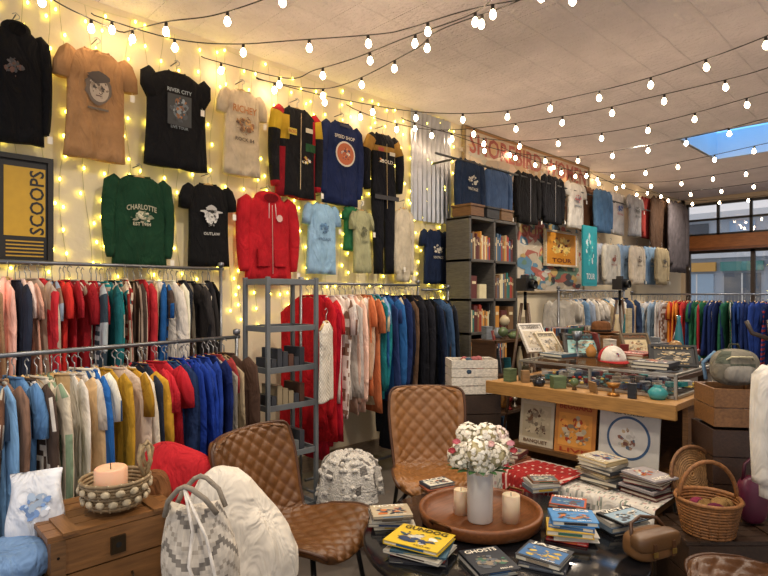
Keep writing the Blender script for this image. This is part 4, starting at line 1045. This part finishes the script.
# ---------------------------------------------------------------- right foreground
crate('wooden_crate',(3.42,.84),.30,.26,.20,'#7a5430',2,.87,y0-.15)
crate('wooden_crate',(3.42,.84),.32,.28,.42,'#3f2b1e',3,.44,y0-.15)
crate('wooden_crate',(3.42,.84),.32,.28,.43,'#3f2d20',3,.0,y0-.15)
def backpack():
    mb=MB(); M=T(3.42,.84,1.072)@RZ(y0-.1); col_seed[0]=9
    blob(mb,(.115,.075,.095),'#6c6f58','fabric',M@T(0,0,.095),36,22,.75,.1,5,lambda i,j:hexc('#7c7668') if (j//5+i//6)%3 else hexc('#54584c')); blob(mb,(.08,.04,.045),'#8a857c','fabric',M@T(0,-.062,.065),24,14,.65,.05)
    tube(mb,[(-.09,-.045,.12),(-.05,-.08,.155),(.05,-.08,.155),(.09,-.045,.12)],.005,'#b8af90','fabric',6,M)
    tube(mb,[(-.03,0,.185),(-.02,0,.215),(.02,0,.215),(.03,0,.185)],.006,'#3a3c30','fabric',6,M)
    for s in(-1,1): tube(mb,[(s*.07,.05,.17),(s*.13,.06,.11),(s*.12,.05,.02)],.010,'#6a8aa8','fabric',6,M)
    mb.build('backpack')
backpack()
def wicker(name,q,r,h,col,handle=True):
    mb=MB(); M=T(q)
    n=int(h/.014)
    for i in range(n): ringw(mb,M,r*(.78+.22*i/n),.008+i*.014,.0075,i*math.pi,jit(col,.15))
    for k in range(20): a=2*math.pi*k/20; tube(mb,[(r*.78*math.cos(a),r*.78*math.sin(a),0),(r*math.cos(a),r*math.sin(a),h)],.005,jit(col,.1),'wicker',5,M)
    lathe(mb,[(.001,0),(r*.78,0),(r*.78,.008),(.001,.008)],col,'wicker',M)
    ringw(mb,M,r*1.01,h,.011,0,col)
    if handle: tube(mb,[(r*math.cos(t)*S,-r*math.cos(t)*C,h+r*1.25*math.sin(t)) for t in [math.pi*k/16 for k in range(17)]],.010,col,'wicker',7,M)
    return mb.build(name)
q=P(708,532,2.62); zb=q.z; qb=P(724,0,2.68)
crate('wooden_chest',(qb.x,qb.y),.50,.30,zb-.002-.022,'#3f2d20',3,0,y0,None,True)
wicker('wicker_basket',(q.x,q.y,zb),.135,.16,'#8a5a2e')
mb=MB(); 
for i in range(12): blob(mb,(.045,.04,.035),random.choice(['#6a1f3a','#7a2c44','#5a1c34','#8a6a40']),'fabric',T(q.x+random.uniform(-.06,.06),q.y+random.uniform(-.06,.06),zb+.09+random.uniform(0,.05)),12,8)
mb.build('scarves')
def wtray():
    p=P(692,474,2.93); mb=MB(); M=T(p)@RZ(y0+.25)@RX(math.pi/2-.2)
    for i in range(1,12): ringw(mb,M,.012*i,.0,.007,i*math.pi,jit('#987044',.15),n=36,amp=.003)
    ringw(mb,M,.14,.015,.01,0,'#7a5230')
    for k in range(12): a=2*math.pi*k/12; tube(mb,[(0,0,-.004),(.138*math.cos(a),.138*math.sin(a),.004)],.004,'#8a5a30','wicker',5,M)
    mb.build('wicker_tray')
wtray()
p=P(752,482,2.72); mb=MB(); M=T(p.x,p.y,zb+.118)@RZ(y0); col_seed[0]=3; blob(mb,(.07,.045,.115),'#5c1c34','leather',M,24,16,.7,.06); tube(mb,[(-.045,0,.09),(-.035,0,.17),(0,0,.2),(.035,0,.17),(.045,0,.09)],.008,'#4a1428','leather',6,M); mb.build('handbag')
p=P(775,358,2.3)
mb=MB(); tube(mb,[(p.x,p.y,.03),(p.x,p.y,p.z+.12)],.016,'#3a2c22','wood',10)
for k in range(4): a=k*1.57; tube(mb,[(p.x,p.y,.12),(p.x+.12*math.cos(a),p.y+.12*math.sin(a),.08),(p.x+.2*math.cos(a),p.y+.2*math.sin(a),.012)],.012,'#3a2c22','wood',8)
for k in range(4): a=k*1.57+.4; tube(mb,[(p.x,p.y,p.z+.07),(p.x+.08*math.cos(a),p.y+.08*math.sin(a),p.z+.1),(p.x+.1*math.cos(a),p.y+.1*math.sin(a),p.z+.15)],.009,'#3a2c22','wood',8)
mb.build('coat_stand')
mb=MB(); M=T(P(768,358,2.3)-FW*.09)@RZ(y0+.3); garment(mb,M,.30,.52,'#d6cfc3','long',t=.04,seed=5.0,zip_='#b8a88c'); mb.build('white_jacket')
# ---------------------------------------------------------------- camera
cd=bpy.data.cameras.new('camera'); cam=bpy.data.objects.new('camera',cd); bpy.context.collection.objects.link(cam)
cd.sensor_width=36; cd.lens=36*F/768; cd.shift_y=7/768; cd.clip_start=.05
cam.location=(0,0,H); cam.rotation_euler=(math.pi/2,0,TH-math.pi/2)
bpy.context.scene.camera=cam
bpy.context.scene.view_settings.view_transform='Standard'
